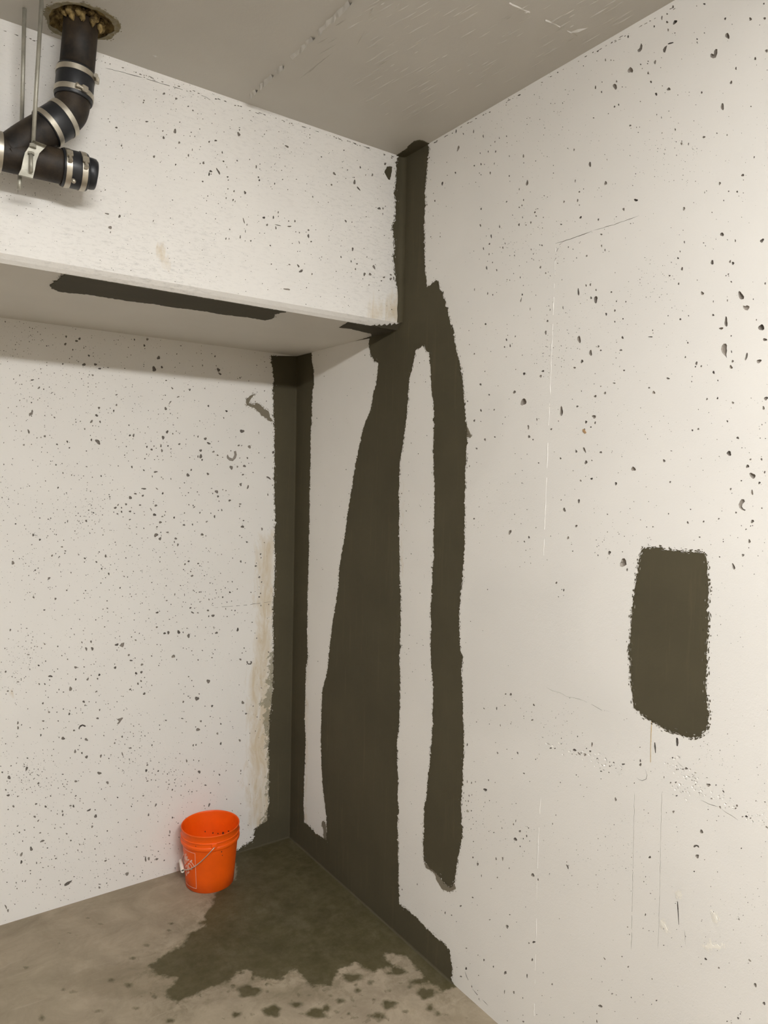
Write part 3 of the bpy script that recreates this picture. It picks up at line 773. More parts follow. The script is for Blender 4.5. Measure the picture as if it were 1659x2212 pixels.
 ('beam', 200, 140, 4.879, "542,375,18,18 535,398,16,18 669,359,14,10 752,304,26,28 881,357,24,28 329,400,9,9 571,599,30,20 919,605,16,14 1008,438,16,18 1057,481,18,18 165,570,14,12 188,537,10,8 250,662,26,22 444,727,9,8 138,792,11,8 305,852,16,26,-.4 315,877,12,9 868,700,34,46 748,768,26,30 740,697,18,16 912,820,20,32 584,750,11,14 647,968,28,26 1039,711,13,15 1077,755,10,13 1228,805,22,34 1297,799,28,22 1540,732,34,46 1548,686,13,18 1548,662,18,9 1366,924,14,26 1380,1017,20,18 1524,1010,17,19 1051,895,12,24 1010,955,18,26 1168,1035,24,26 1134,1041,14,17 875,1052,16,20 713,1027,10,13 1245,1122,34,22 1228,1153,20,38 1250,1152,12,15 1325,1125,22,72,-.5 1423,1182,18,20 1430,1215,15,12 1415,1078,8,22 1490,1332,18,22 1606,1347,22,38 1160,1230,17,20 1070,1136,10,10 1426,1308,13,18 1480,1425,18,24 1502,1440,9,20 1407,1405,15,20 1214,1383,9,18 133,1319,15,13 352,1336,12,10 317,1106,11,10 152,1570,44,18,.3 284,1597,26,34 185,1715,34,40 188,1765,12,22 640,1645,12,20,.5 1198,1565,11,11 1594,1645,14,58,-.3 1627,1685,11,24 1445,1735,12,18 1405,1832,14,26 1438,1833,10,18 1295,1782,9,9 1556,1815,13,36 1610,1755,8,30 1607,1856,10,12 1580,562,10,11 1447,653,8,8 1292,517,13,10 1145,518,10,9 1107,516,13,8 1104,570,8,8 1655,997,12,14 210,1975,8,8"),
 ('beam', 520, 220, 4.608, "490,213,18,14 141,289,8,9 236,322,12,14 258,287,9,10 380,298,10,10 336,458,9,10 460,445,48,18,.4 154,647,17,32 304,649,9,9 803,548,16,13 1027,482,13,14 1013,593,11,18 931,715,38,22,.6 904,826,22,18 1190,652,16,24 1063,678,13,14 1160,583,8,9 1437,618,20,30 1310,727,18,28 1244,728,9,18 1132,800,22,52,-.1 1172,863,16,52,-.6 1129,753,12,14 554,771,14,9 417,773,14,13 176,750,15,18 185,780,15,26 338,815,12,20 300,845,10,10 468,874,9,13 717,945,10,24 871,1000,8,14 771,999,9,12 1102,1032,10,11 1382,1060,36,30 1416,1062,14,20 1414,1115,10,18 1045,1187,18,28,-.5 1107,1198,12,14 1248,1143,10,12 904,1130,8,8 230,1153,26,26 325,1150,12,40 373,1100,13,24 374,1140,10,16 477,1187,16,14 539,1187,16,22 372,1228,70,8,.2 485,1240,36,16 262,1225,18,28 548,1294,11,13 584,1302,10,18 673,1335,18,44,-.2 674,1277,22,18 701,1391,22,13 582,1400,10,30,-.3 350,1255,12,34 294,1430,13,18 100,1384,18,16 1114,1465,22,34 998,1544,13,24 1099,1588,12,22 1142,1665,14,26 1157,1613,18,18 1326,1645,20,52,-.6 1231,1716,26,32 1287,1716,26,32 1426,1747,22,22 1400,1781,15,15 1494,1722,24,16 1493,1762,28,26 1522,1757,14,34 573,1633,18,36,-.4 600,1685,46,26,-.3 709,1714,14,20 950,1687,11,10 485,1620,26,12,.5 460,1867,66,18,.2 305,1615,13,15 1215,1762,9,12 1276,1823,9,18 1328,1750,8,8 1374,1877,9,11 1430,1330,9,11 1364,967,9,9 794,1941,9,9"),
]
for s, x0, y0, sc, txt in TILES:
    for it in txt.split():
        v = [float(q) for q in it.split(',')]
        pit_px(s, x0 + v[0] / sc, y0 + v[1] / sc, v[2] / sc * 0.95, v[3] / sc * 0.95, v[4] if len(v) > 4 else 0.0)


def tp(x0, y0, sc, pts):
    return [(x0 + a / sc, y0 + b / sc) for a, b in pts]


for s, x0, y0, sc, tone, pts in [
    ('right', 1280, 0, 4.378, .5, [(460, 408), (472, 430), (468, 465), (452, 488), (430, 493), (424, 475), (445, 455), (453, 425)]),
    ('right', 1280, 0, 4.378, .25, [(705, 428), (697, 462), (686, 498), (670, 494), (665, 470), (680, 445)]),
    ('right', 1280, 0, 4.378, .02, [(708, 415), (730, 403), (762, 398), (766, 406), (740, 415), (716, 420)]),
    ('right', 1280, 0, 4.378, .6, [(1165, 462), (1180, 465), (1180, 505), (1165, 545), (1140, 552), (1115, 540), (1114, 515), (1125, 505), (1145, 515), (1150, 480)]),
    ('right', 1280, 480, 4.378, .8, [(1422, 788), (1445, 795), (1460, 785), (1484, 795), (1482, 812), (1465, 835), (1440, 830), (1424, 810)]),
    ('right', 1280, 480, 4.378, .75, [(1238, 1150), (1262, 1148), (1272, 1165), (1268, 1195), (1272, 1215), (1265, 1250), (1270, 1285), (1258, 1270), (1225, 1235), (1215, 1205), (1222, 1170)]),
    ('right', 1300, 880, 4.621, .7, [(1395, 916), (1420, 918), (1428, 940), (1405, 965), (1398, 990), (1412, 1012), (1438, 1025), (1425, 1034), (1395, 1022), (1372, 1000), (1365, 970), (1380, 935)]),
    ('right', 1280, 1560, 4.378, .0, [(585, 190), (592, 192), (599, 240), (598, 292), (592, 292), (583, 230)]),
    ('right', 1280, 1560, 4.378, .0, [(790, 150), (800, 145), (810, 160), (812, 200), (806, 227), (795, 226), (789, 190)]),
    ('right', 1280, 1560, 4.378, .1, [(801, 1688), (807, 1700), (812, 1760), (818, 1915), (814, 1918), (806, 1810), (799, 1730)]),
    ('right', 1280, 1560, 4.378, .2, [(953, 1180), (960, 1163), (985, 1160), (1003, 1168), (1007, 1188), (1000, 1186), (985, 1172), (962, 1186)]),
    ('back', 0, 780, 5.53, .6, [(387, 578), (396, 600), (388, 640), (362, 650), (350, 662), (346, 625), (372, 612), (376, 590)]),
    ('back', 300, 780, 5.53, 1.0, [(1060, 1115), (1078, 1150), (1118, 1165), (1140, 1120), (1135, 1080), (1160, 1072), (1170, 1120), (1158, 1160), (1122, 1196), (1080, 1188), (1052, 1160), (1050, 1135)]),
    ('back', 0, 1180, 5.53, .7, [(1485, 1150), (1478, 1190), (1465, 1208), (1425, 1190), (1450, 1158)]),
    ('back', 0, 1180, 5.53, .7, [(1395, 2050), (1425, 2058), (1460, 2045), (1472, 2052), (1450, 2080), (1430, 2110), (1408, 2130), (1398, 2118), (1420, 2090), (1395, 2065)]),
    ('back', 0, 1180, 5.53, .1, [(940, 2165), (955, 2140), (985, 2128), (1010, 2135), (1030, 2150), (1012, 2158), (985, 2145), (955, 2165), (948, 2190), (938, 2180)]),
    ('back', 300, 1180, 5.53, .3, [(1285, 1370), (1300, 1375), (1302, 1395), (1320, 1402), (1335, 1390), (1330, 1372), (1350, 1375), (1352, 1395), (1335, 1415), (1305, 1413), (1288, 1395)]),
    ('back', 0, 1580, 5.53, .2, [(770, 1848), (768, 1825), (800, 1800), (865, 1775), (845, 1805), (820, 1830), (790, 1845)]),
]:
    pit_poly(s, tp(x0, y0, sc, pts), tone)

crack('right', tp(900, 280, 4.366, [(1310, 1075), (1380, 1055), (1470, 1025), (1580, 985), (1659, 955)]), 1.2, 0.45)
crack('right', tp(1280, 0, 4.378, [(10, 2180), (200, 2125), (330, 2080), (440, 2040)]), 1.0, 0.5)
crack('right', tp(900, 280, 4.366, [(1300, 1240), (1318, 1210), (1320, 1150), (1345, 1090), (1375, 1062)]), 1.3, 0.5)
crack('right', tp(980, 1240, 4.366, [(870, 1070), (930, 1100), (1000, 1118), (1060, 1155), (1140, 1168), (1220, 1190), (1300, 1230), (1400, 1285), (1480, 1298)]), 0.55, 0.7)
crack('right', tp(1280, 1560, 4.378, [(415, 525), (440, 545), (468, 553), (505, 537), (517, 500), (500, 450)]), 1.3)
crack('right', tp(1280, 1560, 4.378, [(800, 375), (835, 410), (860, 432)]), 1.1)
crack('right', tp(1280, 1560, 4.378, [(1020, 735), (1100, 772), (1150, 790), (1190, 800)]), 1.3)
crack('right', tp(1280, 1560, 4.378, [(1215, 815), (1260, 855), (1310, 882), (1380, 930)]), 0.9, 0.6)
crack('right', tp(1280, 1560, 4.378, [(798, 600), (810, 630), (860, 645)]), 1.3)
crack('right', tp(1280, 1560, 4.378, [(868, 1960), (874, 2030), (880, 2110)]), 0.7)
crack('right', tp(1280, 1560, 4.378, [(398, 660), (392, 900), (385, 1200), (378, 1600), (365, 2150)]), 0.55, 0.5)
crack('right', tp(1280, 1560, 4.378, [(655, 660), (650, 900), (642, 1200), (635, 1600), (618, 2150)]), 0.5, 0.6)
crack('right', tp(860, 1712, 4.366, [(630, 1690), (660, 1770), (685, 1810)]), 1.2)
crack('right', tp(860, 1712, 4.366, [(700, 1850), (750, 1910), (790, 1950), (850, 2010)]), 1.2)
crack('back', tp(300, 1180, 5.53, [(900, 735), (1080, 715), (1250, 705), (1450, 680), (1595, 660)]), 0.8)
crack('beam', tp(200, 140, 4.879, [(130, 30), (310, 78), (500, 128), (700, 190), (850, 232), (985, 275)]), 1.2)
crack('beam', tp(200, 140, 4.879, [(1060, 298), (1190, 335), (1240, 370), (1290, 425)]), 0.9, 0.6)

# fine scattered pin holes, clustered
nx = rng.uniform(0, 1, (40, 3))


def scatter(s, box, count, clusters, smin, smax, keep=None):
    r = random
    cl = [(r.uniform(box[0], box[2]), r.uniform(box[1], box[3]), r.uniform(25, 110)) for _ in range(clusters)]
    k = 0
    while k < count:
        if r.random() < 0.62:
            c = r.choice(cl)
            x, y = r.gauss(c[0], c[2]), r.gauss(c[1], c[2])
        else:
            x, y = r.uniform(box[0], box[2]), r.uniform(box[1], box[3])
        k += 1
        if not (box[0] < x < box[2] and box[1] < y < box[3]):
            continue
        if keep and not keep(x, y):
            continue
        w = smin + (smax - smin) * r.random() ** 3.0
        pit_px(s, x, y, w, w * r.uniform(0.8, 1.5), r.uniform(-.5, .5), None, 6)

scatter('back', (-60, 690, 590, 2000), 6000, 34, 0.7, 2.5)
scatter('right', (680, 10, 1700, 2230), 4600, 40, 0.7, 2.1, lambda x, y: not (1020 < x < 1380 and 1230 < y < 1500 and random.random() < .93))
scatter('beam', (-60, 60, 862, 690), 2400, 20, 0.7, 2.1)
# the same walls just outside the photograph
scatter('back', (-900, 720, -40, 2300), 900, 20, 1.0, 9)
scatter('beam', (-900, -200, -40, 560), 350, 10, 1.0, 8)
scatter('right', (1700, -300, 2700, 2900), 700, 20, 1.0, 12)
# chipped paint along the edges under the ceiling
rr = random.Random(78)
for s_, a, b, k in (('beam', (205, 122), (860, 336), 70), ('right', (930, 307), (1460, 8), 45), ('beam', (0, 55), (120, 96), 8)):
    for _ in range(k):
        t = rr.random()
        w = rr.uniform(2, 9)
        pit_px(s_, a[0] + (b[0] - a[0]) * t, a[1] + (b[1] - a[1]) * t + 4 + abs(rr.gauss(0, 2.5)), w, rr.uniform(1.2, 2.4), math.atan2(b[1] - a[1], b[0] - a[0]), rr.uniform(.1, .8), 8, .3)
# honeycombed seam on the right wall
rr = random.Random(77)
for a, b, k in (((1440, 1640), (1510, 1700), 34), ((1500, 1690), (1659, 1785), 70), ((1460, 1690), (1500, 1720), 26), ((1180, 1605), (1350, 1665), 40)):
    for _ in range(k):
        t = rr.random()
        w = rr.uniform(1.6, 5.5)
        pit_px('right', a[0] + (b[0] - a[0]) * t + rr.gauss(0, 7), a[1] + (b[1] - a[1]) * t + rr.gauss(0, 9), w * rr.uniform(.8, 2.2), w, rr.uniform(.2, 1.1), rr.uniform(.55, 1.0), 9, .3, 4 if rr.random() < .85 else 1)

# pipe hole in the ceiling
HOLE = np.array(to_uv('ceiling', 174, 46))


def hole_ring(k, wob, seed):
    r = random.Random(seed)
    out = []
    for i in range(44):
        a = i / 44 * 6.2832
        q = k * (1 + wob * (math.sin(3 * a + seed) * .5 + math.sin(7 * a + 2 * seed) * .4 + r.uniform(-.5, .5)))
        x, y = 73 * math.cos(a) * q, 35 * math.sin(a) * q
        out.append((174 + x * math.cos(.2) - y * math.sin(.2), 46 + x * math.sin(.2) + y * math.cos(.2)))
    return out


hp = [to_uv('ceiling', *p) for p in hole_ring(1.0, 0.07, 1)]
PITS['ceiling'].append((np.array(hp), 0.022, 0.3, 2))

# ------------------------------------------------------------------ room shell
soft = soft_poly
a_right = {'tone': [soft('right', [(1000, 1245), (1250, 1255), (1245, 1340), (1240, 1440), (1290, 1490), (1380, 1545), (1400, 1600), (1180, 1610), (1000, 1560)], 0.05, 0.42),
                    soft('right', [(1000, 830), (1085, 860), (1085, 960), (1010, 1080)], 0.02, 0.28),
                    soft('right', [(900, 600), (1000, 640), (990, 700)], 0.03, 0.2)],
           'stain': [soft('right', [(664, 1280), (672, 1280), (668, 1500), (664, 1780), (656, 1780), (656, 1500)], 0.03, 0.55),
                     soft('right', [(864, 1000), (874, 1000), (872, 1300), (864, 1300)], 0.012, 0.5)],
           'grime': [soft('right', [(1004, 1745), (1018, 1745), (1015, 1765), (1004, 1768)], 0.012, 0.55),
                     soft('right', [(978, 2040), (990, 2045), (992, 2090), (980, 2095)], 0.015, 0.5),
                     soft('right', [(980, 2110), (1000, 2140), (1060, 2200), (1040, 2190), (990, 2150)], 0.008, 0.45)]}
a_back = {'stain': [soft('back', [(552, 1150), (600, 1150), (600, 1800), (530, 1800), (528, 1500), (545, 1350)], 0.05, 0.72),
                    soft('back', [(24, 1488), (27, 1488), (28, 1515), (25, 1515)], 0.006, 0.9)],
          'grime': [soft('back', [(572, 1420), (600, 1360), (600, 1800), (552, 1800), (570, 1740), (566, 1600), (560, 1520)], 0.034, 0.66),
                    soft('back', [(475, 1130), (490, 1135), (488, 1155), (478, 1152)], 0.012, 0.55),
                    soft('back', [(156, 1240), (170, 1240), (170, 1268), (156, 1268)], 0.016, 0.46),
                    soft('back', [(180, 1188), (212, 1186), (210, 1198), (182, 1198)], 0.012, 0.44),
                    soft('back', [(212, 1908), (245, 1905), (240, 1920), (215, 1922)], 0.014, 0.4)]}
a_beam = {'stain': [soft('beam', [(332, 530), (352, 525), (370, 575), (365, 588), (345, 585)], 0.022, 0.95),
                    soft('beam', [(800, 660), (830, 640), (868, 600), (872, 705), (800, 690)], 0.06, 0.74)]}


def uvr(s, pts):
    q = np.array([to_uv(s, *p) for p in pts])
    return q[:, 0].min(), q[:, 0].max(), q[:, 1].min(), q[:, 1].max()


EPS = 0.0
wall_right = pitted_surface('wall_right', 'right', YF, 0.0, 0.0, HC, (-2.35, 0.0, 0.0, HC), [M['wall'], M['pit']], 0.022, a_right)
wall_right['kind'] = 'structure'
wall_right['label'] = 'white painted concrete wall on the right with bug holes and dark cement bands'
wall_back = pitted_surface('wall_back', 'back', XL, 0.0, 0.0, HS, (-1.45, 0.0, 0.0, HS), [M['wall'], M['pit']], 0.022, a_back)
wall_back['kind'] = 'structure'
wall_back['label'] = 'white pitted concrete wall recessed under the beam behind the bucket'

# the beam: pitted front face, chamfer, underside
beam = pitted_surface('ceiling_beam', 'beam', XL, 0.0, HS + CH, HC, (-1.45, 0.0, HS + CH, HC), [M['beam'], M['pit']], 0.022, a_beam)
beam['kind'] = 'structure'
beam['label'] = 'deep white concrete beam below the ceiling on the left'
bm = bmesh.new()
nx = 60
row = []
for i in range(nx + 1):
    x = XL + (0 - XL) * i / nx
    row.append([bm.verts.new(p) for p in ((x, -BD, HS + CH), (x, -BD + CH * .5, HS + CH * .42), (x, -BD + CH, HS), (x, 0, HS), (x, 0, HC), (x, -BD, HC))])
for a, b in zip(row, row[1:]):
    for j in (0, 1, 2, 3):
        bm.faces.new((a[j], b[j], b[j + 1], a[j + 1]))
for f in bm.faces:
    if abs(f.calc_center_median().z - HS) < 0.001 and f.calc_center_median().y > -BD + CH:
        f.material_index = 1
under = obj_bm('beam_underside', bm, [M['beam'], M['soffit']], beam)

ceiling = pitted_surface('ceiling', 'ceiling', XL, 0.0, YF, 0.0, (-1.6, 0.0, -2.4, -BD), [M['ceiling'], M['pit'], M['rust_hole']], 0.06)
ceiling['kind'] = 'structure'
ceiling['label'] = 'greyish painted concrete ceiling with board mark ridges'

for nm, vs in (('wall_left', [(XL, YF, 0), (XL, 0, 0), (XL, 0, HC), (XL, YF, HC)]),
               ('wall_front', [(XL, YF, 0), (0, YF, 0), (0, YF, HC), (XL, YF, HC)])):
    bm = bmesh.new()
    bm.faces.new([bm.verts.new(v) for v in vs])
    o = obj_bm(nm, bm, M['far_wall'])
    o['kind'] = 'structure'
    o['label'] = 'plain white concrete wall closing the room behind the camera'


# ------------------------------------------------------------------ floor with a damp dark patch
def build_floor():
    fx = sorted(set(np.round(list(np.arange(-1.55, 0.0, 0.008)) + list(np.arange(XL, -1.55, 0.3)) + [0.0], 4)))
    fy = sorted(set(np.round(list(np.arange(-2.05, 0.0, 0.008)) + list(np.arange(YF, -2.05, 0.3)) + [0.0], 4)))
    X, Y = np.meshgrid(fx, fy)
    P = np.stack([X.ravel(), Y.ravel()], 1)
    nxx, nyy = len(fx), len(fy)
    idx = np.arange(nxx * nyy).reshape(nyy, nxx)
    F = np.stack([idx[:-1, :-1], idx[:-1, 1:], idx[1:, 1:], idx[1:, :-1]], -1).reshape(-1, 4)
    me = bpy.data.meshes.new('floor')
    me.from_pydata(np.c_[P, np.zeros(len(P))].tolist(), [], F.tolist())
    wet = [(480, 1848), (506, 1862), (512, 1880), (508, 1901), (463, 1930), (458, 1956), (440, 1978), (444, 2000), (409, 2016), (396, 2042), (355, 2061), (322, 2087), (335, 2106), (383, 2112), (370, 2130), (352, 2147), (383, 2166), (434, 2144), (460, 2131), (498, 2119), (512, 2100), (532, 2096), (562, 2114), (607, 2118), (625, 2098), (640, 2095), (671, 2130), (716, 2128), (735, 2093), (767, 2080), (805, 2100), (850, 2085), (820, 2058), (875, 2064), (895, 2087), (920, 2119), (958, 2141), (985, 2134)]
    poly = [to_uv('floor', *p) for p in wet] + [(0.2, to_uv('floor', 985, 2134)[1]), (0.2, 0.2), (to_uv('floor', 480, 1848)[0], 0.2)]
    sd = poly_sd(P, poly)
    sd_main = sd.copy()
    blobs = [(537, 2141, 26, 13), (588, 2184, 20, 13), (684, 2189, 22, 12), (815, 2194, 18, 7), (840, 2170, 17, 10), (920, 2146, 20, 12), (705, 2178, 9, 8),
             (792, 2062, 40, 22), (760, 2112, 22, 9), (316, 2042, 6, 3), (286, 2070, 6, 3), (56, 2090, 5, 2.5), (278, 2128, 8, 5), (335, 2152, 7, 4), (157, 2142, 7, 3),
             (137, 2138, 5, 3), (294, 2178, 6, 3), (367, 2205, 9, 5), (211, 2184, 9, 3), (90, 2200, 6, 6), (240, 2118, 7, 4), (172, 2225, 8, 4), (437, 1995, 8, 4), (510, 2192, 10, 6),
             (772, 2140, 7, 5), (800, 2124, 5, 4), (930, 2178, 9, 6), (945, 2190, 7, 5), (876, 2185, 6, 3), (905, 2120, 22, 6), (858, 2098, 20, 9),
             (150, 2016, 3, 1.5), (165, 2020, 3, 1.5), (189, 1983, 4, 2), (365, 2010, 4, 2), (370, 1995, 6, 2), (128, 2038, 3, 2), (218, 1996, 4, 2), (640, 2170, 14, 6), (736, 2162, 10, 5)]
    rb = random.Random(31)
    for _ in range(85):
        blobs.append((rb.uniform(470, 1010), rb.uniform(2100, 2225), rb.uniform(1.5, 5), rb.uniform(1, 3)))
    for _ in range(30):
        blobs.append((rb.uniform(0, 470), rb.uniform(2010, 2225), rb.uniform(1.2, 3), rb.uniform(.8, 1.8)))
    for x, y, w, h in blobs:
        c = np.array(to_uv('floor', x, y))
        ux = np.array(to_uv('floor', x + w, y)) - c
        uy = np.array(to_uv('floor', x, y + h)) - c
        Mi = np.linalg.inv(np.stack([ux, uy], 1))
        q = (P - c) @ Mi.T
        r = np.sqrt((q ** 2).sum(1))
        a = np.arctan2(q[:, 1], q[:, 0])
        k = random.uniform(0, 6)
        e = (1 + .12 * np.sin(3 * a + k) + .1 * np.sin(5 * a + 2 * k) - r) * min(np.linalg.norm(ux), np.linalg.norm(uy))
        sd = np.maximum(sd, np.where(r < 2.5, e, -1))
    at = me.attributes.new('wet', 'FLOAT', 'POINT')
    at.data.foreach_set('value', np.clip(sd, -0.3, 0.3).astype(np.float32))
    at = me.attributes.new('rag', 'FLOAT', 'POINT')
    at.data.foreach_set('value', np.where(sd_main > -0.03, 1.0, 0.35).astype(np.float32))
    at = me.attributes.new('main', 'FLOAT', 'POINT')
    at.data.foreach_set('value', np.clip(sd_main, -0.5, 0.5).astype(np.float32))
    # half-dried pale brown spots
    damp = np.full(len(P), -1.0)
    for x, y, w, h in [(952, 2199, 8, 6), (510, 2183, 10, 7), (890, 2185, 6, 5), (988, 2200, 30, 9), (640, 2150, 90, 20), (300, 2120, 160, 40), (930, 2130, 40, 20)]:
        c = np.array(to_uv('floor', x, y))
        ux = np.array(to_uv('floor', x + w, y)) - c
        uy = np.array(to_uv('floor', x, y + h)) - c
        q = (P - c) @ np.linalg.inv(np.stack([ux, uy], 1)).T
        r = np.sqrt((q ** 2).sum(1))
        damp = np.maximum(damp, (1 - r) * min(np.linalg.norm(ux), np.linalg.norm(uy)))
    at = me.attributes.new('damp', 'FLOAT', 'POINT')
    at.data.foreach_set('value', np.clip(damp, -0.3, 0.3).astype(np.float32))
    m, nt, b = new_mat('concrete_floor')
    g = NT(nt)
    co = g.coord()
    n0 = g.noise(1.6, 4, 0.6, co)
    n1 = g.noise(7, 6, 0.7, co, dist=0.5)
    n2 = g.noise(55, 6, 0.7, co)
    dry = g.mix(g.ramp(n1, [(0.3, 0.0), (0.7, 1.0)]), (0.235, 0.192, 0.138), (0.385, 0.322, 0.238))
    dry = g.mix(g.math('MULTIPLY', g.ramp(n0, [(0.4, 0.0), (0.62, 1.0)]), 0.35), dry, (0.235, 0.205, 0.135))
    dry = g.mix(g.math('MULTIPLY', g.ramp(n2, [(0.58, 0.0), (0.75, 1.0)]), 0.35), dry, (0.20, 0.165, 0.115))
    streak = g.noise(22, 4, 0.7, co, stretch=(0.25, 1.6, 1), dist=0.6)
    dry = g.mix(g.math('MULTIPLY', g.ramp(streak, [(0.6, 0.0), (0.72, 1.0)]), 0.30), dry, (0.46, 0.39, 0.30))
    wetc = g.mix(g.ramp(n1, [(0.3, 0.0), (0.7, 1.0)]), (0.050, 0.042, 0.016), (0.082, 0.070, 0.032))
    wetc = g.mix(g.math('MULTIPLY', g.ramp(g.noise(9, 5, 0.7, co, stretch=(1, .6, 1)), [(0.52, 0.0), (0.7, 1.0)]), 0.5), wetc, (0.125, 0.108, 0.065))
    # position inside the wet area: deepest (darkest) towards the corner
    edge = g.math('ADD', g.attr('wet'), g.math('MULTIPLY', g.math('SUBTRACT', g.noise(45, 5, 0.6, co, dist=0.15), 0.5), g.math('MULTIPLY', g.attr('rag'), 0.045)))
    wm = g.ramp(g.math('ADD', g.math('MULTIPLY', edge, 12.0), 0.5), [(0.44, 0.0), (0.58, 1.0)])
    edge2 = g.math('ADD', g.attr('damp'), g.math('MULTIPLY', g.math('SUBTRACT', g.noise(30, 5, 0.7, co), 0.5), 0.06))
    dm = g.ramp(g.math('ADD', g.math('MULTIPLY', edge2, 10.0), 0.5), [(0.4, 0.0), (0.7, 1.0)])
    col = g.mix(g.math('MULTIPLY', dm, 0.42), dry, (0.185, 0.15, 0.095))
    # half-dried mottling round the wet patch
    halo = g.ramp(g.math('ADD', g.math('MULTIPLY', g.attr('main'), 5.0), 1.0), [(0.25, 0.0), (1.0, 1.0)])
    hn = g.ramp(g.noise(17, 6, 0.72, co, dist=0.4), [(0.46, 0.0), (0.60, 1.0)])
    col = g.mix(g.math('MULTIPLY', g.math('MULTIPLY', halo, hn), 0.62), col, (0.15, 0.122, 0.075))
    # wet colour: a darker trowelled strip near the wall, lighter towards the drying rim
    deep = g.ramp(g.math('MULTIPLY', g.attr('main'), 4.0), [(0.0, 1.0), (0.5, 0.0)])
    wetc = g.mix(g.math('MULTIPLY', deep, 0.24), wetc, (0.105, 0.088, 0.044))
    wvar = g.ramp(g.noise(24, 5, 0.7, co), [(0.30, 0.86), (0.62, 1.0)])
    col = g.mix(g.math('MULTIPLY', wm, wvar), col, wetc)
    g.l(col, b.inputs['Base Color'])
    rg = g.mix(wm, (0.78, 0.78, 0.78), (0.62, 0.62, 0.62))
    g.l(rg, b.inputs['Roughness'])
    b.inputs['Specular IOR Level'].default_value = 0.25
    g.l(g.bump(n2, 0.25, 0.003), b.inputs['Normal'])
    o = link('floor', me, m)
    o['kind'] = 'structure'
    o['label'] = 'grey concrete floor with a dark damp patch in the corner and drip spots'
    return o


floor = build_floor()

# ------------------------------------------------------------------ dark cement coats
z5 = lambda pts: tp(500, 1280, 2.374, pts)
z3 = lambda pts: tp(540, 280, 3.318, pts)
z8 = lambda pts: tp(560, 660, 4.879, pts)
BIG = ([(868, 333), (876, 320), (924, 306), (926, 318), (925, 345), (921, 380), (918, 410), (918, 450), (916, 500), (917, 545), (919, 590), (922, 620)]
       + z3([(1345, 1078), (1360, 1140), (1385, 1190), (1400, 1250), (1420, 1310), (1430, 1370), (1460, 1440), (1465, 1520), (1485, 1600), (1510, 1700), (1525, 1800), (1530, 1880), (1545, 2000), (1555, 2124)])
       + [(1008, 960), (1006, 1010), (1004, 1060), (1004, 1110), (1003, 1160), (1003, 1215), (999, 1245)]
       + z5([(1175, 0), (1170, 100), (1170, 200), (1170, 270), (1182, 330), (1180, 420), (1187, 560), (1190, 680), (1192, 850), (1185, 960), (1175, 1100), (1185, 1250), (1168, 1320), (1155, 1400), (1145, 1490), (1120, 1512), (1085, 1480), (1050, 1440), (1010, 1400), (987, 1370), (985, 1250), (990, 1130), (1010, 960), (1025, 800), (1035, 600), (1032, 450), (1025, 350), (1025, 200), (1028, 0)])
       + [(935, 1240), (938, 1180), (939, 1100), (940, 1040), (938, 1000), (937, 950), (937, 920)]
       + z3([(1315, 1960), (1300, 1850), (1295, 1730), (1285, 1600), (1240, 1545), (1190, 1590), (1165, 1700), (1140, 1800), (1130, 1950), (1115, 2100)])
       + [(870, 960), (864, 1000), (862, 1040), (862, 1100), (862, 1150), (863, 1200), (863, 1240)]
       + z5([(868, 0), (868, 200), (862, 330), (865, 500), (860, 700), (850, 760), (850, 850), (855, 960), (852, 1060), (860, 1120), (850, 1200), (855, 1300), (858, 1450), (860, 1595), (920, 1640), (980, 1700), (1040, 1760), (1090, 1800), (1118, 1830), (1128, 1920), (1130, 1990)])
       + [(981, 2130), (960, 2130), (800, 1980), (626, 1830), (620, 1806), (628, 1500), (634, 1000), (636, 766), (640, 760), (673, 762)]
       + z8([(560, 620), (575, 700), (575, 830), (560, 900), (555, 1070)])
       + [(671, 960), (670, 1020), (668, 1100), (667, 1200)]
       + z5([(390, 0), (388, 200), (392, 330), (382, 380), (378, 500), (376, 650), (380, 780), (372, 950), (370, 1080), (373, 1180), (395, 1195), (430, 1230), (488, 1268), (490, 1180), (480, 1080), (468, 980), (460, 800), (462, 620), (468, 500), (490, 420), (500, 320), (512, 210), (530, 100), (545, 0)])
       + [(735, 1220), (745, 1160), (752, 1110), (760, 1060), (768, 1010), (777, 960), (790, 912)]
       + z8([(1190, 1070), (1205, 920), (1235, 830), (1250, 700), (1258, 610), (1215, 585), (1180, 520), (1165, 440), (1165, 345)]))


def uv_px(s, u, v):
    q = np.array(to_3d(s, u, v)) - CAM
    return (W_PX / 2 + FPX * (q @ RIGHT) / (q @ FWD), H_PX / 2 + FPX * (q @ DOWN) / (q @ FWD))



def right_straight(u, v):
    return u > -0.012 or v < 0.012 or v > HC - 0.012 or (u > -BD - 0.012 and v > HS - 0.012)


# clip the outline to the visible wall (not behind the beam, not below the floor)
def px_clip_right(pts):
    out = []
    for p in pts:
        u, v = to_uv('right', *p)
        u = min(u, -0.0005)
        v = min(max(v, 0.0005), HC - 0.0005)
        if v > HS - 0.02 and u > -BD - 0.02:
            if v < HS + 0.03:
                v = min(v, HS - 0.0005)
            if v > HS:
                u = -BD - 0.0005
        d = np.array([0, u, v])
        q = d - CAM
        out.append((W_PX / 2 + FPX * (q @ RIGHT) / (q @ FWD), H_PX / 2 + FPX * (q @ DOWN) / (q @ FWD)))
    return out


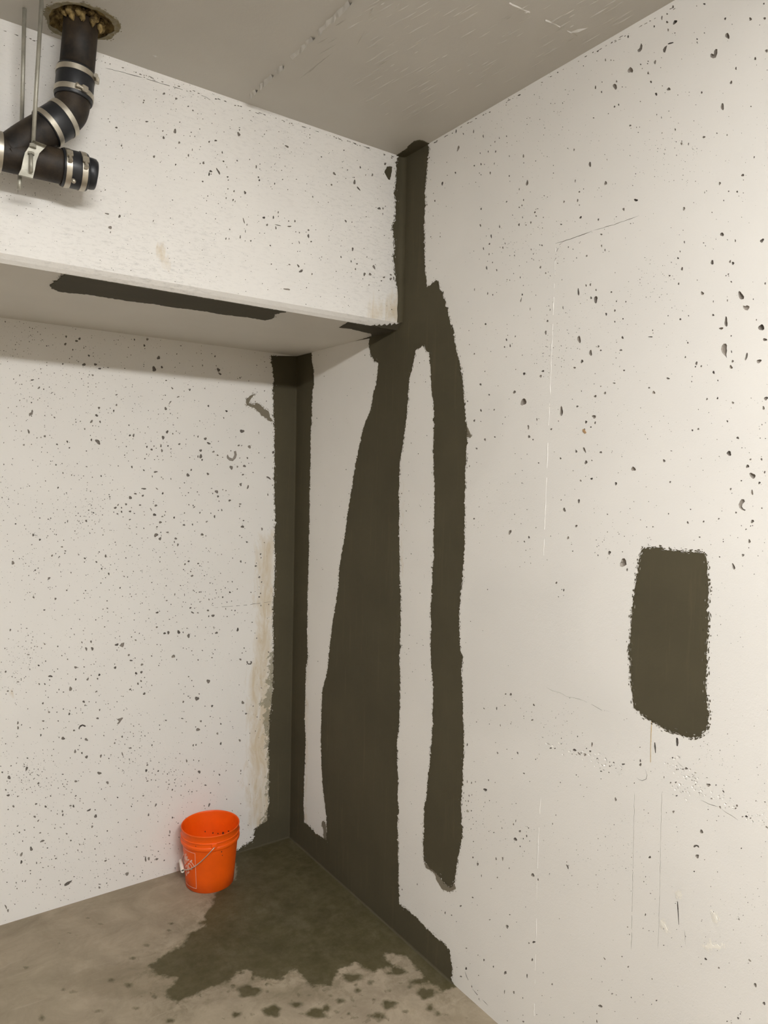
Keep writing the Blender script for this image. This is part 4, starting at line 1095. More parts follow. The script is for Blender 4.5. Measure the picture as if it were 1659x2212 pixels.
TAIL = [uv_px('right', *q) for q in ((-BD * .62, HS - 0.0005), (-BD + CH, HS - 0.0005), (-BD + CH * .5, HS + CH * .42), (-BD - 0.0005, HS + CH), (-BD - 0.0005, HC - 0.0005))]
band = coat('cement_band', 'right', px_clip_right(BIG) + TAIL, M['cement'], wall_right, 0.0014, 0.0026, 0.0045, flecks=1500, misses=420,
            clamp=(-3, -0.0003, 0.0003, HC - 0.0003), straight=right_straight,
            label='dark grey cement waterproofing bands running down the corner', seed=3)
PATCH = tp(1300, 1140, 3.351, [(290, 165), (310, 145), (400, 148), (500, 165), (620, 178), (740, 185), (765, 210), (770, 300), (775, 430), (775, 520), (765, 600), (775, 700), (763, 800), (763, 900), (765, 1000), (757, 1100), (759, 1200), (765, 1300), (768, 1400), (750, 1480), (700, 1510), (620, 1518), (560, 1490), (480, 1465), (400, 1420), (340, 1380), (280, 1340), (240, 1300), (222, 1160), (214, 1050), (210, 960), (197, 920), (210, 800), (220, 680), (235, 500), (255, 380), (275, 260)])
patch = coat('cement_patch', 'right', PATCH, M['cement'], wall_right, 0.0014, 0.0019, 0.004, flecks=420, misses=130, label='upright dark cement rectangle alone on the right wall', seed=5)
STRIP = (z8([(130, 530), (125, 590), (145, 660), (152, 760), (148, 880), (150, 1000)]) + [(593, 960), (592, 1020), (593, 1100), (594, 1200)]
         + z5([(220, 0), (215, 80), (215, 300), (210, 500), (196, 650), (191, 800), (195, 900), (190, 1000), (190, 1080), (180, 1170), (122, 1210), (115, 1270), (60, 1300), (30, 1320)])
         + [(480, 1842), (480, 1870), (626, 1830), (640, 1806), (648, 1000), (648, 760)])


def clip_plane(s, pts, umin, umax, vmin, vmax):
    out = []
    ax, val, (a, b), _ = SURF[s]
    for p in pts:
        u, v = to_uv(s, *p)
        u = min(max(u, umin), umax)
        v = min(max(v, vmin), vmax)
        d = np.zeros(3)
        d[ax], d[a], d[b] = val, u, v
        q = d - CAM
        out.append((W_PX / 2 + FPX * (q @ RIGHT) / (q @ FWD), H_PX / 2 + FPX * (q @ DOWN) / (q @ FWD)))
    return out


strip = coat('cement_band', 'back', clip_plane('back', STRIP, -3, -0.0005, 0.0005, HS - 0.0005), M['cement'], wall_back, 0.0014, 0.0026, 0.0045, flecks=520, misses=90,
             clamp=(-3, -0.0003, 0.0003, HS - 0.0003), straight=lambda u, v: u > -0.012 or v < 0.012 or v > HS - 0.01,
             label='dark cement band in the corner of the recessed wall', seed=8)
BSTRIP = [(861, 325), (861, 333)] + z3([(1066, 190), (1050, 240), (1048, 310), (1052, 360), (1045, 430), (1030, 470), (1043, 480), (1045, 650), (1020, 690), (1038, 780), (1040, 870), (1028, 910), (1040, 960), (1045, 1050), (1045, 1120), (1065, 1150), (1080, 1250), (1088, 1330), (1092, 1400)]) + [(880, 705), (890, 500), (890, 330)]
bstrip = coat('cement_band', 'beam', clip_plane('beam', BSTRIP, -3, -0.0005, HS + CH, HC - 0.0005), M['cement'], beam, 0.0014, 0.0026, 0.0045, flecks=160, misses=30,
              clamp=(-3, -0.0003, HS + CH, HC - 0.0003), straight=lambda u, v: u > -0.012 or v > HC - 0.01,
              label='narrow dark cement strip at the right end of the beam', seed=9)
plug = coat('cement_dab', 'beam', tp(520, 220, 4.608, [(1435, 680), (1455, 650), (1480, 643), (1503, 648), (1500, 690), (1490, 740), (1483, 778), (1468, 772), (1445, 735), (1430, 700)]), M['cement'], beam, 0.003, 0.0008, 0.004, label='small dark cement dab filling a void near the corner', seed=10)
SOF = tp(0, 530, 2.5136, [(345, 150), (570, 165), (640, 190), (740, 207), (830, 222), (930, 247), (1050, 272), (1130, 278), (1230, 284), (1330, 305), (1430, 325), (1490, 338), (1560, 358), (1490, 374), (1485, 392), (1440, 405), (1350, 390), (1230, 375), (1100, 355), (1030, 345), (940, 335), (840, 315), (700, 300), (600, 285), (500, 268), (390, 255), (330, 250), (285, 235), (272, 215), (300, 195), (320, 175)])
SB = (-3, -0.0005, -BD + CH + 0.001, -0.001)
sof = coat('cement_patch', 'soffit', clip_plane('soffit', SOF, *SB), M['cement_side'], beam, 0.002, 0.003, 0.006, flecks=170, misses=60, clamp=(-3, -0.0003, -BD + CH, -.0003),
           label='long dark cement patch under the beam along its edge', seed=12)
SOF2 = z8([(850, 230), (940, 172), (1120, 182), (1210, 197), (1290, 212), (1380, 205), (1500, 225), (1560, 255), (1500, 280), (1300, 325), (1165, 358), (1115, 352), (1190, 320), (1180, 290), (1050, 265), (960, 240)])
sof2 = coat('cement_patch', 'soffit', clip_plane('soffit', SOF2, *SB), M['cement_side'], beam, 0.002, 0.0022, 0.005, flecks=50, misses=10, clamp=(-3, -0.0003, -BD + CH, -.0003),
            label='dark cement patch under the beam beside the right wall', seed=13)
CEIL = tp(800, 280, 8.295, [(500, 440), (640, 345), (680, 290), (780, 207), (880, 182), (960, 200), (1012, 230)]) + [uv_px('ceiling', -0.0005, to_uv('ceiling', 922, 307)[1]), uv_px('ceiling', -0.0005, -BD - 0.0005), uv_px('ceiling', to_uv('ceiling', 861, 332)[0], -BD - 0.0005)]
cc = coat('cement_dab', 'ceiling', clip_plane('ceiling', CEIL, -3, -0.0005, -3, -BD - 0.0005), M['cement'], ceiling, 0.0025, 0.0012, 0.004, straight=lambda u, v: u > -0.006 or v > -BD - 0.006, clamp=(-3, -.0003, -3, -BD - .0003),
          label='dark cement lapped onto the ceiling corner', seed=14)
sm1 = coat('cement_smear', 'back', tp(300, 780, 5.53, [(1400, 390), (1350, 430), (1320, 500), (1380, 520), (1395, 492), (1440, 510), (1480, 560), (1540, 600), (1560, 660), (1600, 720), (1560, 715), (1500, 670), (1440, 620), (1380, 560), (1290, 530), (1275, 490), (1290, 440), (1330, 410)]), M['smear'], wall_back, 0.0008, 0.002, 0.005, flecks=90, label='brushed grey smear beside the corner band', seed=15)
sm2 = coat('cement_smear', 'right', z5([(1010, 1400), (1050, 1440), (1085, 1480), (1120, 1512), (1145, 1495), (1150, 1520), (1120, 1536), (1080, 1520), (1052, 1475), (1040, 1440), (1000, 1412), (990, 1385)]), M['smear'], wall_right, 0.0008, 0.001, 0.004, flecks=30, label='lighter smear under the hanging cement band', seed=16)
sm3 = coat('cement_smear', 'right', tp(980, 760, 4.366, [(122, 690), (135, 720), (172, 800), (125, 808)]), M['smear'], wall_right, 0.0008, 0.0006, 0.004, flecks=6, seed=17)
sm4 = coat('cement_smear', 'right', tp(540, 1760, 8.295, [(1300, 110), (1350, 130), (1372, 300), (1380, 450), (1320, 430), (1318, 260), (1285, 170)]), M['smear'], wall_right, 0.0008, 0.001, 0.004, flecks=16, seed=18)

# the coat lapped over the chamfer at the right end of the beam
bm = bmesh.new()
rr = random.Random(21)
cols = []
for i in range(53):
    x = -0.0003 - 0.115 * i / 52
    t = min(1.0, max(0.08, (1.02 - i / 52 * 1.0 + .12 * math.sin(i * .7)) + rr.uniform(-.06, .06)))
    pb = Vector((x, -BD + CH, HS))
    pt = pb + (Vector((x, -BD, HS + CH)) - pb) * t
    o_ = Vector((0, -0.0018, -0.0018))
    cols.append([bm.verts.new(pb + o_ * .9), bm.verts.new(pt + o_), bm.verts.new(pt)])
for a, b in zip(cols, cols[1:]):
    for j in (0, 1):
        bm.faces.new((a[j], b[j], b[j + 1], a[j + 1]))
obj_bm('cement_dab', bm, M['cement_side'], beam)

ps = [coat('paint_smear', 'right', tp(1240, 1912, 3.96, q), M['paint'], wall_right, 0.0006, 0.0016, 0.004, flecks=40, seed=30 + i)
      for i, q in enumerate(([(1115, 525), (1150, 515), (1170, 490), (1185, 515), (1225, 505), (1245, 520), (1270, 490), (1275, 520), (1240, 545), (1150, 548)],
                             [(1185, 230), (1205, 250), (1225, 290), (1222, 325), (1205, 300), (1190, 265)],
                             [(740, 300), (770, 330), (800, 385), (780, 380), (750, 340)],
                             [(875, 65), (900, 60), (920, 75), (900, 95), (885, 90)]))]
coat('rust_run', 'right', tp(1280, 1560, 4.378, [(556, -10), (563, -10), (557, 120), (551, 380), (547, 380), (550, 120)]), M['rust_run'], wall_right, 0.0005, 0.0003, 0.004, seed=42)
coat('aggregate_stone', 'right', tp(980, 760, 4.366, [(1222, 728), (1238, 735), (1252, 765), (1240, 772), (1225, 758), (1216, 742)]), M['stone'], wall_right, 0.0012, 0.0004, 0.003, seed=40)
coat('hole_collar', 'ceiling', hole_ring(1.13, 0.07, 2), M['collar'], ceiling, 0.0015, 0.0015, 0.006, flecks=60, seed=41, hole=hole_ring(0.985, 0.07, 1))

# trowelled fillets where the coats meet in the corners
def fillet(name, a, b, d1, d2, r, mat, parent):
    """small concave bead along the corner line a-b; d1, d2 point along the two faces"""
    a, b, d1, d2 = Vector(a), Vector(b), Vector(d1), Vector(d2)
    bm = bmesh.new()
    n = 24
    rings = []
    for i in range(n + 1):
        p = a + (b - a) * i / n
        rr = r * random.uniform(0.85, 1.15)
        pts = [p + d1 * rr]
        for k in range(1, 4):
            t = k / 4 * math.pi / 2
            pts.append(p + (d1 * (1 - math.sin(t)) + d2 * (1 - math.cos(t))) * rr)
        pts.append(p + d2 * rr)
        rings.append([bm.verts.new(q) for q in pts])
    for x, y in zip(rings, rings[1:]):
        for k in range(4):
            bm.faces.new((x[k], x[k + 1], y[k + 1], y[k]))
    o = obj_bm(name, bm, mat, parent, smooth=True)
    return o


t0 = 0.0014
fillet('corner_fillet', (-t0, -t0, 0.002), (-t0, -t0, HS - 0.001), (-1, 0, 0), (0, -1, 0), 0.006, M['cement'], wall_right)
yend = to_uv('floor', 978, 2127)[1]
fillet('floor_fillet', (-t0, -t0, 0.0), (-t0, yend, 0.0), (-1, 0, 0), (0, 0, 1), 0.006, M['cement'], wall_right)
fillet('floor_fillet', (-t0, -t0, 0.0), (to_uv('floor', 505, 1846)[0], -t0, 0.0), (0, -1, 0), (0, 0, 1), 0.006, M['cement'], wall_back)
fillet('corner_fillet', (-t0, -BD - t0, HS + CH), (-t0, -BD - t0, HC), (-1, 0, 0), (0, -1, 0), 0.016, M['cement'], beam)


# ------------------------------------------------------------------ board-mark fins on wall and ceiling
def fin(name, s, pts, w, h, mat, parent, gaps=0.15, seed=1):
    r = random.Random(seed)
    P2 = [np.array(to_uv(s, *p)) for p in pts]
    q = []
    for a, b in zip(P2, P2[1:]):
        k = max(2, int(np.linalg.norm(b - a) / 0.012))
        q += [a + (b - a) * i / k for i in range(k)]
    q.append(P2[-1])
    bm = bmesh.new()
    prev = None
    t = P2[-1] - P2[0]
    t = t / np.linalg.norm(t)
    nn = np.array([-t[1], t[0]])
    for c in q:
        if r.random() < gaps:
            prev = None
            continue
        ww = w * r.uniform(0.5, 1.3)
        hh = h * r.uniform(0.4, 1.3)
        j = c + nn * r.uniform(-.0008, .0008)
        cur = [bm.verts.new(to_3d(s, *(j + nn * ww), 0.0)), bm.verts.new(to_3d(s, *j, hh)), bm.verts.new(to_3d(s, *(j - nn * ww), 0.0))]
        if prev:
            bm.faces.new((prev[0], cur[0], cur[1], prev[1]))
            bm.faces.new((prev[1], cur[1], cur[2], prev[2]))
        prev = cur
    return obj_bm(name, bm, mat, parent)


fin('form_fin', 'right', [(1200, 525), (1194, 700), (1186, 900), (1180, 1050), (1174, 1200)], 0.0013, 0.0012, M['wall'], wall_right, 0.16, 1)
fin('form_fin', 'right', tp(860, 1712, 4.366, [(1345, 40), (1335, 200), (1320, 500), (1312, 800), (1305, 1100), (1300, 1400), (1290, 1800), (1280, 2180)]), 0.0012, 0.0010, M['wall'], wall_right, 0.25, 2)
fin('form_fin', 'ceiling', tp(200, 0, 1.508, [(515, 310), (600, 232), (680, 160), (760, 80), (840, 5)]), 0.006, 0.011, M['ceiling'], ceiling, 0.08, 5)
fin('form_fin', 'ceiling', tp(200, 0, 1.508, [(1330, -5), (1410, 35), (1500, 75), (1590, 122)]), 0.002, 0.0025, M['ceiling'], ceiling, 0.3, 6)
# short brushed ridges of paint on the ceiling
rr = random.Random(4)
k = 0
bmr = bmesh.new()
fixed = [((900, 50), (918, 20), .004), ((985, 35), (1000, 10), .003), ((860, 150), (890, 95), .0025), ((1548, 108), (1615, 90), .005), ((1400, 40), (1425, 36), .004), ((700, 240), (740, 205), .0025), ((195, 180), (212, 185), .003), ((670, 260), (790, 165), .0018)]
segs = [(tp(200, 0, 1.508, [a])[0], tp(200, 0, 1.508, [b])[0], w) for a, b, w in fixed]
for _ in range(260):
    x = rr.uniform(680, 1330)
    y = rr.uniform(10, 285)
    if y > 285 - abs(x - 880) * 0.5 or rr.random() < 0.25 and x < 800:
        continue
    l = rr.uniform(10, 55)
    segs.append(((x, y), (x + l * .87, y - l * .5), rr.uniform(.0009, .0022)))
for a, b, w in segs:
    p, q = np.array(to_uv('ceiling', *a)), np.array(to_uv('ceiling', *b))
    if max(p[0], q[0]) > -0.01 or max(p[1], q[1]) > -BD - 0.01:
        continue
    t = (q - p) / np.linalg.norm(q - p)
    nn = np.array([-t[1], t[0]])
    m = (p + q) / 2
    top = bmr.verts.new(to_3d('ceiling', *m, w * 1.0))
    vs = [bmr.verts.new(to_3d('ceiling', *v, 0)) for v in (p, m + nn * w, q, m - nn * w)]
    for i in range(4):
        bmr.faces.new((vs[i], vs[(i + 1) % 4], top))
o = obj_bm('paint_ridge', bmr, M['ceiling'], ceiling)
o['kind'] = 'stuff'

# ------------------------------------------------------------------ ceiling lamps (behind the camera)
LAMP_LABELS = ['long lamp with a white lens on the ceiling just behind the camera',
               'long lamp with a white lens far back in the room',
               'unseen long lamp with a white lens, added as fill at the far left']


def emit(name, st):
    m, nt, b = new_mat(name)
    b.inputs['Base Color'].default_value = (0.85, 0.85, 0.83, 1)
    b.inputs['Emission Color'].default_value = (*LAMP_COLOR, 1)
    b.inputs['Emission Strength'].default_value = st
    return m


for (lx, ly, ll, st, ss), lab in zip(LAMPS, LAMP_LABELS):
    lamp = empty('ceiling_lamp', (lx, ly, HC), lab, 'lamp', 'ceiling lamps behind the camera')
    bm = bmesh.new()
    x, w, z0, z1 = ll / 2, LAMP_W / 2, -0.028, -0.028 - LAMP_H
    v = [bm.verts.new(q) for q in ((-x, -w, z0), (x, -w, z0), (x, w, z0), (-x, w, z0), (-x, -w * .94, z1), (x, -w * .94, z1), (x, w * .94, z1), (-x, w * .94, z1))]
    for i, f in enumerate(((4, 7, 6, 5), (0, 4, 5, 1), (1, 5, 6, 2), (2, 6, 7, 3), (3, 7, 4, 0))):
        bm.faces.new([v[q] for q in f]).material_index = 0 if i == 0 else 1
    obj_bm('lamp_lens', bm, [emit('lit_lens_underside', st), emit('lit_lens_side', ss)], lamp)
    bm = bmesh.new()
    box_into(bm, (0, 0, -0.0155), (1, 0, 0), (0, 1, 0), (0, 0, 1), ll + 0.03, LAMP_W + 0.012, 0.027, 0.004)
    obj_bm('lamp_housing', bm, M['housing'], lamp)

# ------------------------------------------------------------------ drain pipe
YP = -0.400 * S                            # the pipe run hangs this far out, just in front of the beam


def pp(x, y, dy=0.0):
    """point in the pipe's own vertical plane"""
    return Vector(hit(x, y, 1, YP + dy))


R0 = 0.0420
hole_top = pp(177, 30)
pipe = empty('drain_pipe', pp(100, 345), 'black cast iron drain pipe coming out of the ceiling above the beam', 'pipe')
inv = Matrix.Translation(-Vector(pipe.location))


def child(o, parent=None):
    """keep world placement under the pipe's empty"""
    o.parent = parent or pipe
    o.matrix_parent_inverse = Matrix.Identity(4)
    return o


def ptube(name, path, radii, mat, parent=None, seg=32):
    path = [Vector(p) - Vector(pipe.location) for p in path]
    return child(tube(name, path, radii, mat, None, seg), parent)


up = (pp(177, 30) - pp(165, 158)).normalized()
ptube('vertical_pipe', [pp(165, 165), pp(177, 30) + up * 0.02], R0, M['iron'])
elbow = smooth_path([pp(162, 190), pp(158, 215), pp(152, 240), pp(137, 256), pp(120, 267)], 6)
ptube('elbow', elbow, R0, M['iron'])
ptube('wye_branch', smooth_path([pp(112, 272), pp(95, 282), pp(60, 303), pp(15, 335)], 5), [R0] * 9 + [R0] * 7, M['iron'])
ptube('horizontal_pipe', [pp(-70, 309), pp(0, 329), pp(127, 359), pp(136, 361)], R0, M['iron'])
# end cap
cap = [pp(180, 372), pp(198, 376), pp(204, 377.2), pp(206.5, 378)]
ptube('end_cap', cap, [R0 * .93, R0 * .93, R0 * .90, R0 * .80], M['rubber'])


def coupling(p0, p1, bands, screws, r=R0 * 1.10):
    """rubber sleeve with steel bands; bands: fractions along p0-p1; screws: band -> angle"""
    p0, p1 = Vector(p0), Vector(p1)
    d = (p1 - p0)
    L = d.length
    t = d.normalized()
    sl = ptube('rubber_sleeve', [p0, p0 + t * L * .04, p1 - t * L * .04, p1], [r * .97, r, r, r * .97], M['rubber'], seg=40)
    n0 = Vector((0, -1, 0))
    n0 = (n0 - t * n0.dot(t)).normalized()
    b0 = t.cross(n0)
    bw = 0.0135
    for f, ang in bands:
        c = p0 + d * f
        bm = bmesh.new()
        prof = [(-bw / 2, r + .0002), (-bw / 2, r + .0016), (bw / 2, r + .0016), (bw / 2, r + .0002)]
        seg = 40
        loc = Vector(pipe.location)
        rings = []
        for h, rr_ in prof:
            rings.append([bm.verts.new(c - loc + t * h + (n0 * math.cos(6.28318 * q / seg) + b0 * math.sin(6.28318 * q / seg)) * rr_) for q in range(seg)])
        for a, b in zip(rings, rings[1:] + rings[:1]):
            for q in range(seg):
                bm.faces.new((a[q], a[(q + 1) % seg], b[(q + 1) % seg], b[q]))
        hc = obj_bm('hose_clamp', bm, M['steel'], None, smooth=True)
        hc.modifiers.new('edge', 'EDGE_SPLIT').split_angle = math.radians(40)
        clamp = child(hc, sl)
        # worm screw housing
        if ang is not None:
            bm = bmesh.new()
            n = n0 * math.cos(ang) + b0 * math.sin(ang)
            s_ = t.cross(n)
            cc_ = c - loc + n * (r + .006)
            box_into(bm, cc_, t, s_, n, .0155, .016, .009, .0015)
            tube_into(bm, [cc_ + s_ * .006, cc_ + s_ * .020], .0042, 8)
            tube_into(bm, [cc_ + s_ * .018, cc_ + s_ * .023], .0058, 6)
            # worm slots pressed into the band
            for q in range(7):
                a2 = ang + .42 + q * .07
                n2 = n0 * math.cos(a2) + b0 * math.sin(a2)
                s2 = t.cross(n2)
                box_into(bm, c - loc + n2 * (r + .0018), t, s2, n2, .008, .0012, .0008)
            child(obj_bm('clamp_screw', bm, M['steel'], None), sl)
    return sl


coupling(pp(164.5, 152), pp(158.5, 218), [(0.17, -1.2), (0.80, -0.30)], None)
coupling(pp(142, 252.5), pp(98, 280.5), [(0.12, None), (0.86, None)], None)
coupling(pp(131, 360.5), pp(187, 373), [(0.20, -0.40), (0.80, -0.25)], None)
coupling(pp(-22, 323), pp(3, 329.5), [(0.72, None)], None)
bm = bmesh.new()
c = pp(159, 391, -R0 * .9) - Vector(pipe.location)
bmesh.ops.create_uvsphere(bm, u_segments=10, v_segments=6, radius=.006, matrix=Matrix.Translation(c))
child(obj_bm('sleeve_rivet', bm, M['steel'], None, smooth=True))

# ragged old filling around the pipe inside the hole
bm = bmesh.new()
loc = Vector(pipe.location)
hx = pp(177, 36)
rr = random.Random(9)
def lump(c, r, sq):
    mtx = Matrix.Translation(c)
    g_ = bmesh.ops.create_icosphere(bm, subdivisions=2, radius=r, matrix=mtx)
    for v in g_['verts']:
        d = v.co - c
        v.co = c + Vector((d.x * rr.uniform(.75, 1.15), d.y * rr.uniform(.75, 1.15), d.z * sq * rr.uniform(.8, 1.2)))


for i in range(22):
    a = i / 22 * 6.2832 + rr.uniform(-.12, .12)
    r1 = R0 + rr.uniform(0.004, 0.010)
    lump(Vector((hx.x + math.cos(a) * r1, hx.y + math.sin(a) * r1, HC + rr.uniform(.002, .012))), rr.uniform(.007, .013), rr.uniform(.7, 1.3))
for a in (-1.75, -1.2, -0.55, -2.3):
    lump(Vector((hx.x + math.cos(a) * (R0 + .004), hx.y + math.sin(a) * (R0 + .004), HC - .008)), rr.uniform(.006, .009), 1.8)
fill = obj_bm('hole_filling', bm, M['rust_hole'], ceiling)
fill['label'] = 'rusty brown filling round the pipe hole'
fill['kind'] = 'stuff'

# ------------------------------------------------------------------ pipe hanger: two threaded rods and a bent strap
hd = -R0 - 0.012
ph = lambda x, y, d=hd: Vector(hit(x, y, 1, YP + d))
hanger = empty('pipe_hanger', ph(70, 312), 'zinc plated hanger with two threaded rods holding the drain pipe', 'hanger')
hl = Vector(hanger.location)


def hchild(o, parent=None):
    o.parent = parent or hanger
    return o


ztop = HC - 0.001
p1 = ph(71, 318)
p0 = ph(84, 100)
p0 = p1 + (p0 - p1) * ((ztop - p1.z) / (p0 - p1).z)
hchild(tube('threaded_rod', [p1 - hl, p0 - hl], 0.0048, M['zinc'], None, 14))
back = R0 + 0.004
q0 = Vector(hit(52, 56, 1, YP + back * .55))
q1 = Vector(hit(47, 262, 1, YP + back * .55))
q0 = q1 + (q0 - q1) * ((ztop - q1.z) / (q0 - q1).z)
qb = Vector(hit(41, 410, 1, YP + back * .2))
hchild(tube('threaded_rod', [q0 - hl, q1 - hl], 0.0048, M['zinc'], None, 14))
hchild(tube('threaded_rod', [Vector(hit(43, 378, 1, YP - 0.02)) - hl, Vector(hit(41, 409, 1, YP - 0.02)) - hl], 0.0048, M['zinc'], None, 14))
# bent strap
bm = bmesh.new()
sec = [((72, 303), (101, 314), -.018), ((70, 306), (99, 317), -.002), ((54, 330), (85, 331), 0), ((50, 345), (79, 347), 0), ((46, 365), (75, 368), .002), ((40, 377), (71, 385), .006), ((41, 380), (72, 388), .03)]
rows = []
for a, b, d in sec:
    A, B = ph(*a, hd + d) - hl, ph(*b, hd + d) - hl
    th = Vector((0, 0.003, 0.0015))
    rows.append([bm.verts.new(v) for v in (A, B, B + th, A + th)])
for a, b in zip(rows, rows[1:]):
    for i in range(4):
        bm.faces.new((a[i], a[(i + 1) % 4], b[(i + 1) % 4], b[i]))
bm.faces.new(rows[0])
bm.faces.new(rows[-1][::-1])
hchild(obj_bm('strap', bm, M['zinc'], None))
hchild(tube('bolt', [ph(67, 334, hd - .006) - hl, ph(67, 372, hd - .006) - hl], 0.0045, M['zinc'], None, 12))
bm = bmesh.new()
for a, b, r_ in (((71, 312), (70.5, 319), .0085), ((67, 329), (67, 334), .008)):
    tube_into(bm, [ph(*a, hd - .004) - hl, ph(*b, hd - .004) - hl], r_, 6)
hchild(obj_bm('nut', bm, M['zinc'], None))

# ------------------------------------------------------------------ orange bucket
BC = Vector((-0.448, -0.1416, 0.0))
bucket = empty('bucket', BC, 'open orange plastic bucket with white printed logo on the floor in the corner', 'bucket')
HB, RT, RB = 0.246, 0.1195, 0.0975


def wall_r(z):
    return RB + (0.1125 - RB) * min(1, z / 0.19)


prof = [(0.0, 0.004), (RB - .012, 0.004), (RB - .004, 0.0), (RB, 0.003), (wall_r(.06), .06), (wall_r(.12), .12), (wall_r(.186), .186),
        (.1175, .188), (.1195, .190), (.1195, .199), (.1185, .2015), (.1150, .2025), (.1150, .2085), (.1160, .2100), (.1150, .2110), (.1150, .2235), (.1190, .2240), (.1200, .2255), (.1200, .2270), (.1180, .2285),
        (.1165, .2290), (.1165, .2420), (.1185, .2430), (.1190, .2445), (.1180, .2460), (.1160, .2460), (.1145, .2445), (.1120, .20), (.1095, .19), (RB - .003, .012), (RB - .006, .008), (0.0, .008)]
prof = [(0.0, 0.004), (RB - .012, 0.004), (RB - .004, 0.0), (RB, 0.003), (wall_r(.06), .06), (wall_r(.12), .12), (wall_r(.184), .184),
        (.1165, .185), (.1195, .1865), (.1200, .189), (.1200, .196), (.1190, .199), (.1165, .2005), (.1165, .2130), (.1190, .2140), (.1200, .2155), (.1195, .2175), (.1170, .2190),
        (.1170, .2400), (.1185, .2420), (.1190, .2440), (.1182, .2458), (.1165, .2462), (.1150, .2450), (.1140, .24), (.1095, .19), (RB - .003, .012), (RB - .006, .008), (0.0, .008)]
SEG = 72
bm = bmesh.new()
rings = []
for r, z in prof:
    if r == 0:
        rings.append([bm.verts.new((0, 0, z))])
    else:
        rings.append([bm.verts.new((r * math.cos(6.28318 * k / SEG), r * math.sin(6.28318 * k / SEG), z)) for k in range(SEG)])
for a, b in zip(rings, rings[1:]):
    for k in range(SEG):
        k2 = (k + 1) % SEG
        if len(a) == 1:
            bm.faces.new((a[0], b[k2], b[k]))
        elif len(b) == 1:
            bm.faces.new((a[k], a[k2], b[0]))
        else:
            bm.faces.new((a[k], a[k2], b[k2], b[k]))
body = obj_bm('bucket_body', bm, M['orange'], bucket, smooth=True)
mod = body.modifiers.new('edge', 'EDGE_SPLIT')
mod.split_angle = math.radians(50)

AZ = math.radians(-104.3)
ea = Vector((math.cos(AZ), math.sin(AZ), 0))
pe = Vector((math.sin(AZ), -math.cos(AZ), 0))
ZE = 0.2065
for sg in (1, -1):
    n = ea * sg
    bm = bmesh.new()
    c = n * 0.1185 + Vector((0, 0, ZE))
    tube_into(bm, [c - n * .004, c + n * .0025, c + n * .0045], [.0125, .0125, .010], 20)
    tube_into(bm, [c, c + n * .0075], [.0045, .004], 10)
    obj_bm('handle_ear', bm, M['orange'], bucket)
LB, PH = 0.168, math.radians(47)
dd = pe * math.cos(PH) - Vector((0, 0, math.sin(PH)))
pts = []
for i in range(41):
    t = math.pi * i / 40
    pts.append(Vector((0, 0, ZE)) + ea * (math.cos(t) * 0.1275) + dd * (LB * math.sin(t) ** 0.85))
bail = tube('bail_wire', pts, 0.0019, M['wire'], bucket, 8)
mid = pts[20]
gt = (pts[22] - pts[18]).normalized()
bm = bmesh.new()
tube_into(bm, [mid - gt * .043, mid - gt * .041, mid - gt * .003, mid, mid + gt * .003, mid + gt * .041, mid + gt * .043], [.0068, .0078, .0078, .0083, .0078, .0078, .0068], 16, False)
# hollow ends
tube_into(bm, [mid - gt * .043, mid - gt * .036], [.0068, .0045], 16, False)
tube_into(bm, [mid + gt * .043, mid + gt * .036], [.0068, .0045], 16, False)
obj_bm('handle_grip', bm, M['grip'], bail, smooth=True)


# printed square and logo wrapped on the wall of the bucket
def on_bucket(u, v, out=0.0006):
    """u metres along the wall (to the right, from the print's right edge), v height"""
    r = wall_r(v) + out
    a = PRINT_AZ + u / 0.105
    return Vector((r * math.cos(a), r * math.sin(a), v))


PRINT_AZ = math.radians(-144)
bm = bmesh.new()
PW, V0, V1 = 0.150, 0.020, 0.172


def ribbon(u0, v0, u1, v1, w):
    n = 24
    d = Vector((u1 - u0, v1 - v0, 0)).normalized()
    s_ = Vector((-d.y, d.x, 0)) * w / 2
    prev = None
    for i in range(n + 1):
        u, v = u0 + (u1 - u0) * i / n, v0 + (v1 - v0) * i / n
        cur = (bm.verts.new(on_bucket(u + s_.x, v + s_.y)), bm.verts.new(on_bucket(u - s_.x, v - s_.y)))
        if prev:
            bm.faces.new((prev[0], prev[1], cur[1], cur[0]))
        prev = cur


ribbon(0, V0, 0, V1, .0016)
ribbon(-PW, V0, -PW, V1, .0016)
ribbon(-PW, V0, 0, V0, .0016)
ribbon(-PW, V1, 0, V1, .0016)


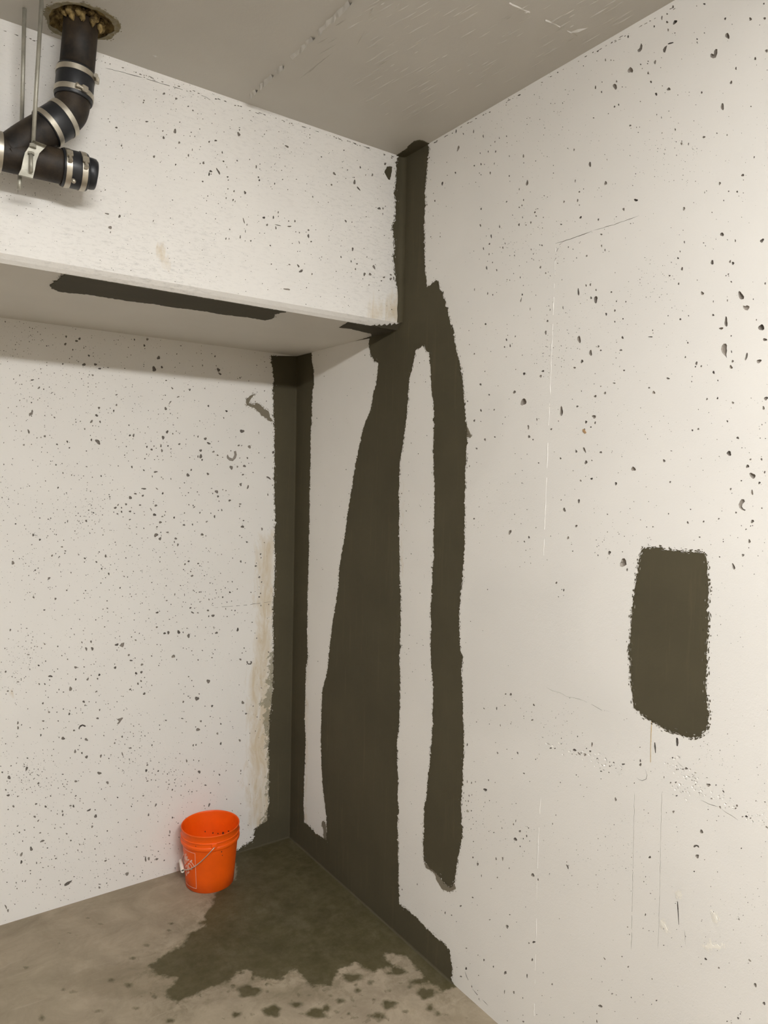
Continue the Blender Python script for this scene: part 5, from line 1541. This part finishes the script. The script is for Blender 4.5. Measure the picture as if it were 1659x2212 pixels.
def text_tris(s, size):
    cu = bpy.data.curves.new('txt', 'FONT')
    cu.body = s
    cu.size = size
    cu.resolution_u = 2
    cu.offset = 0.022
    ob = bpy.data.objects.new('txt', cu)
    C0.objects.link(ob)
    dg = bpy.context.evaluated_depsgraph_get()
    me = bpy.data.meshes.new_from_object(ob.evaluated_get(dg))
    vs = [(v.co.x, v.co.y) for v in me.vertices]
    fs = [tuple(p.vertices) for p in me.polygons]
    bpy.data.objects.remove(ob)
    bpy.data.curves.remove(cu)
    bpy.data.meshes.remove(me)
    return vs, fs


def stencil(s, width, height, cx, cy, rot):
    vs, fs = text_tris(s, 1.0)
    xs = [v[0] for v in vs]
    ys = [v[1] for v in vs]
    sx = width / (max(xs) - min(xs))
    sy = height / (max(ys) - min(ys))
    c, sn = math.cos(rot), math.sin(rot)
    bv = []
    for x, y in vs:
        x = (x - min(xs)) * sx - width / 2
        y = (y - min(ys)) * sy - height / 2
        x += y * 0.0
        bv.append(bm.verts.new(on_bucket(cx + x * c - y * sn, cy + x * sn + y * c)))
    for f in fs:
        try:
            bm.faces.new([bv[i] for i in f])
        except ValueError:
            pass


L45 = math.radians(45)
cx, cy = -0.050, 0.106
for s_, w_, h_, off in (('THE', .030, .013, .044), ('HOME', .070, .030, .0215), ('DEPOT', .095, .032, -.0135)):
    stencil(s_, w_, h_, cx - math.sin(L45) * off, cy + math.cos(L45) * off, L45)
pr = obj_bm('printed_label', bm, M['print'], bucket)
pr['label'] = 'white square outline with slanted stencil lettering'
# mortar specks on the bucket
rr = random.Random(5)
bm = bmesh.new()
for az, z, r, inside in ((-88, .172, .0025, 0), (-86, .155, .002, 0), (-140, .208, .002, 0), (62, .150, .0035, 1), (38, .152, .005, 1), (34, .145, .006, 1), (22, .165, .006, 1), (26, .145, .005, 1), (80, .160, .003, 1), (50, .148, .003, 1)):
    a = math.radians(az)
    R_ = (wall_r(z) + .0004 if z < .186 else .1205) if not inside else wall_r(min(z, .18)) - .0042
    pts_ = []
    for k in range(7):
        t = k / 7 * 6.2832
        rr_ = r * rr.uniform(.7, 1.2)
        aa = a + math.cos(t) * rr_ / R_
        pts_.append(bm.verts.new((R_ * math.cos(aa), R_ * math.sin(aa), z + math.sin(t) * rr_ * 1.2)))
    bm.faces.new(pts_)
sp = obj_bm('mortar_speck', bm, M['dirt'], bucket)
sp['kind'] = 'stuff'
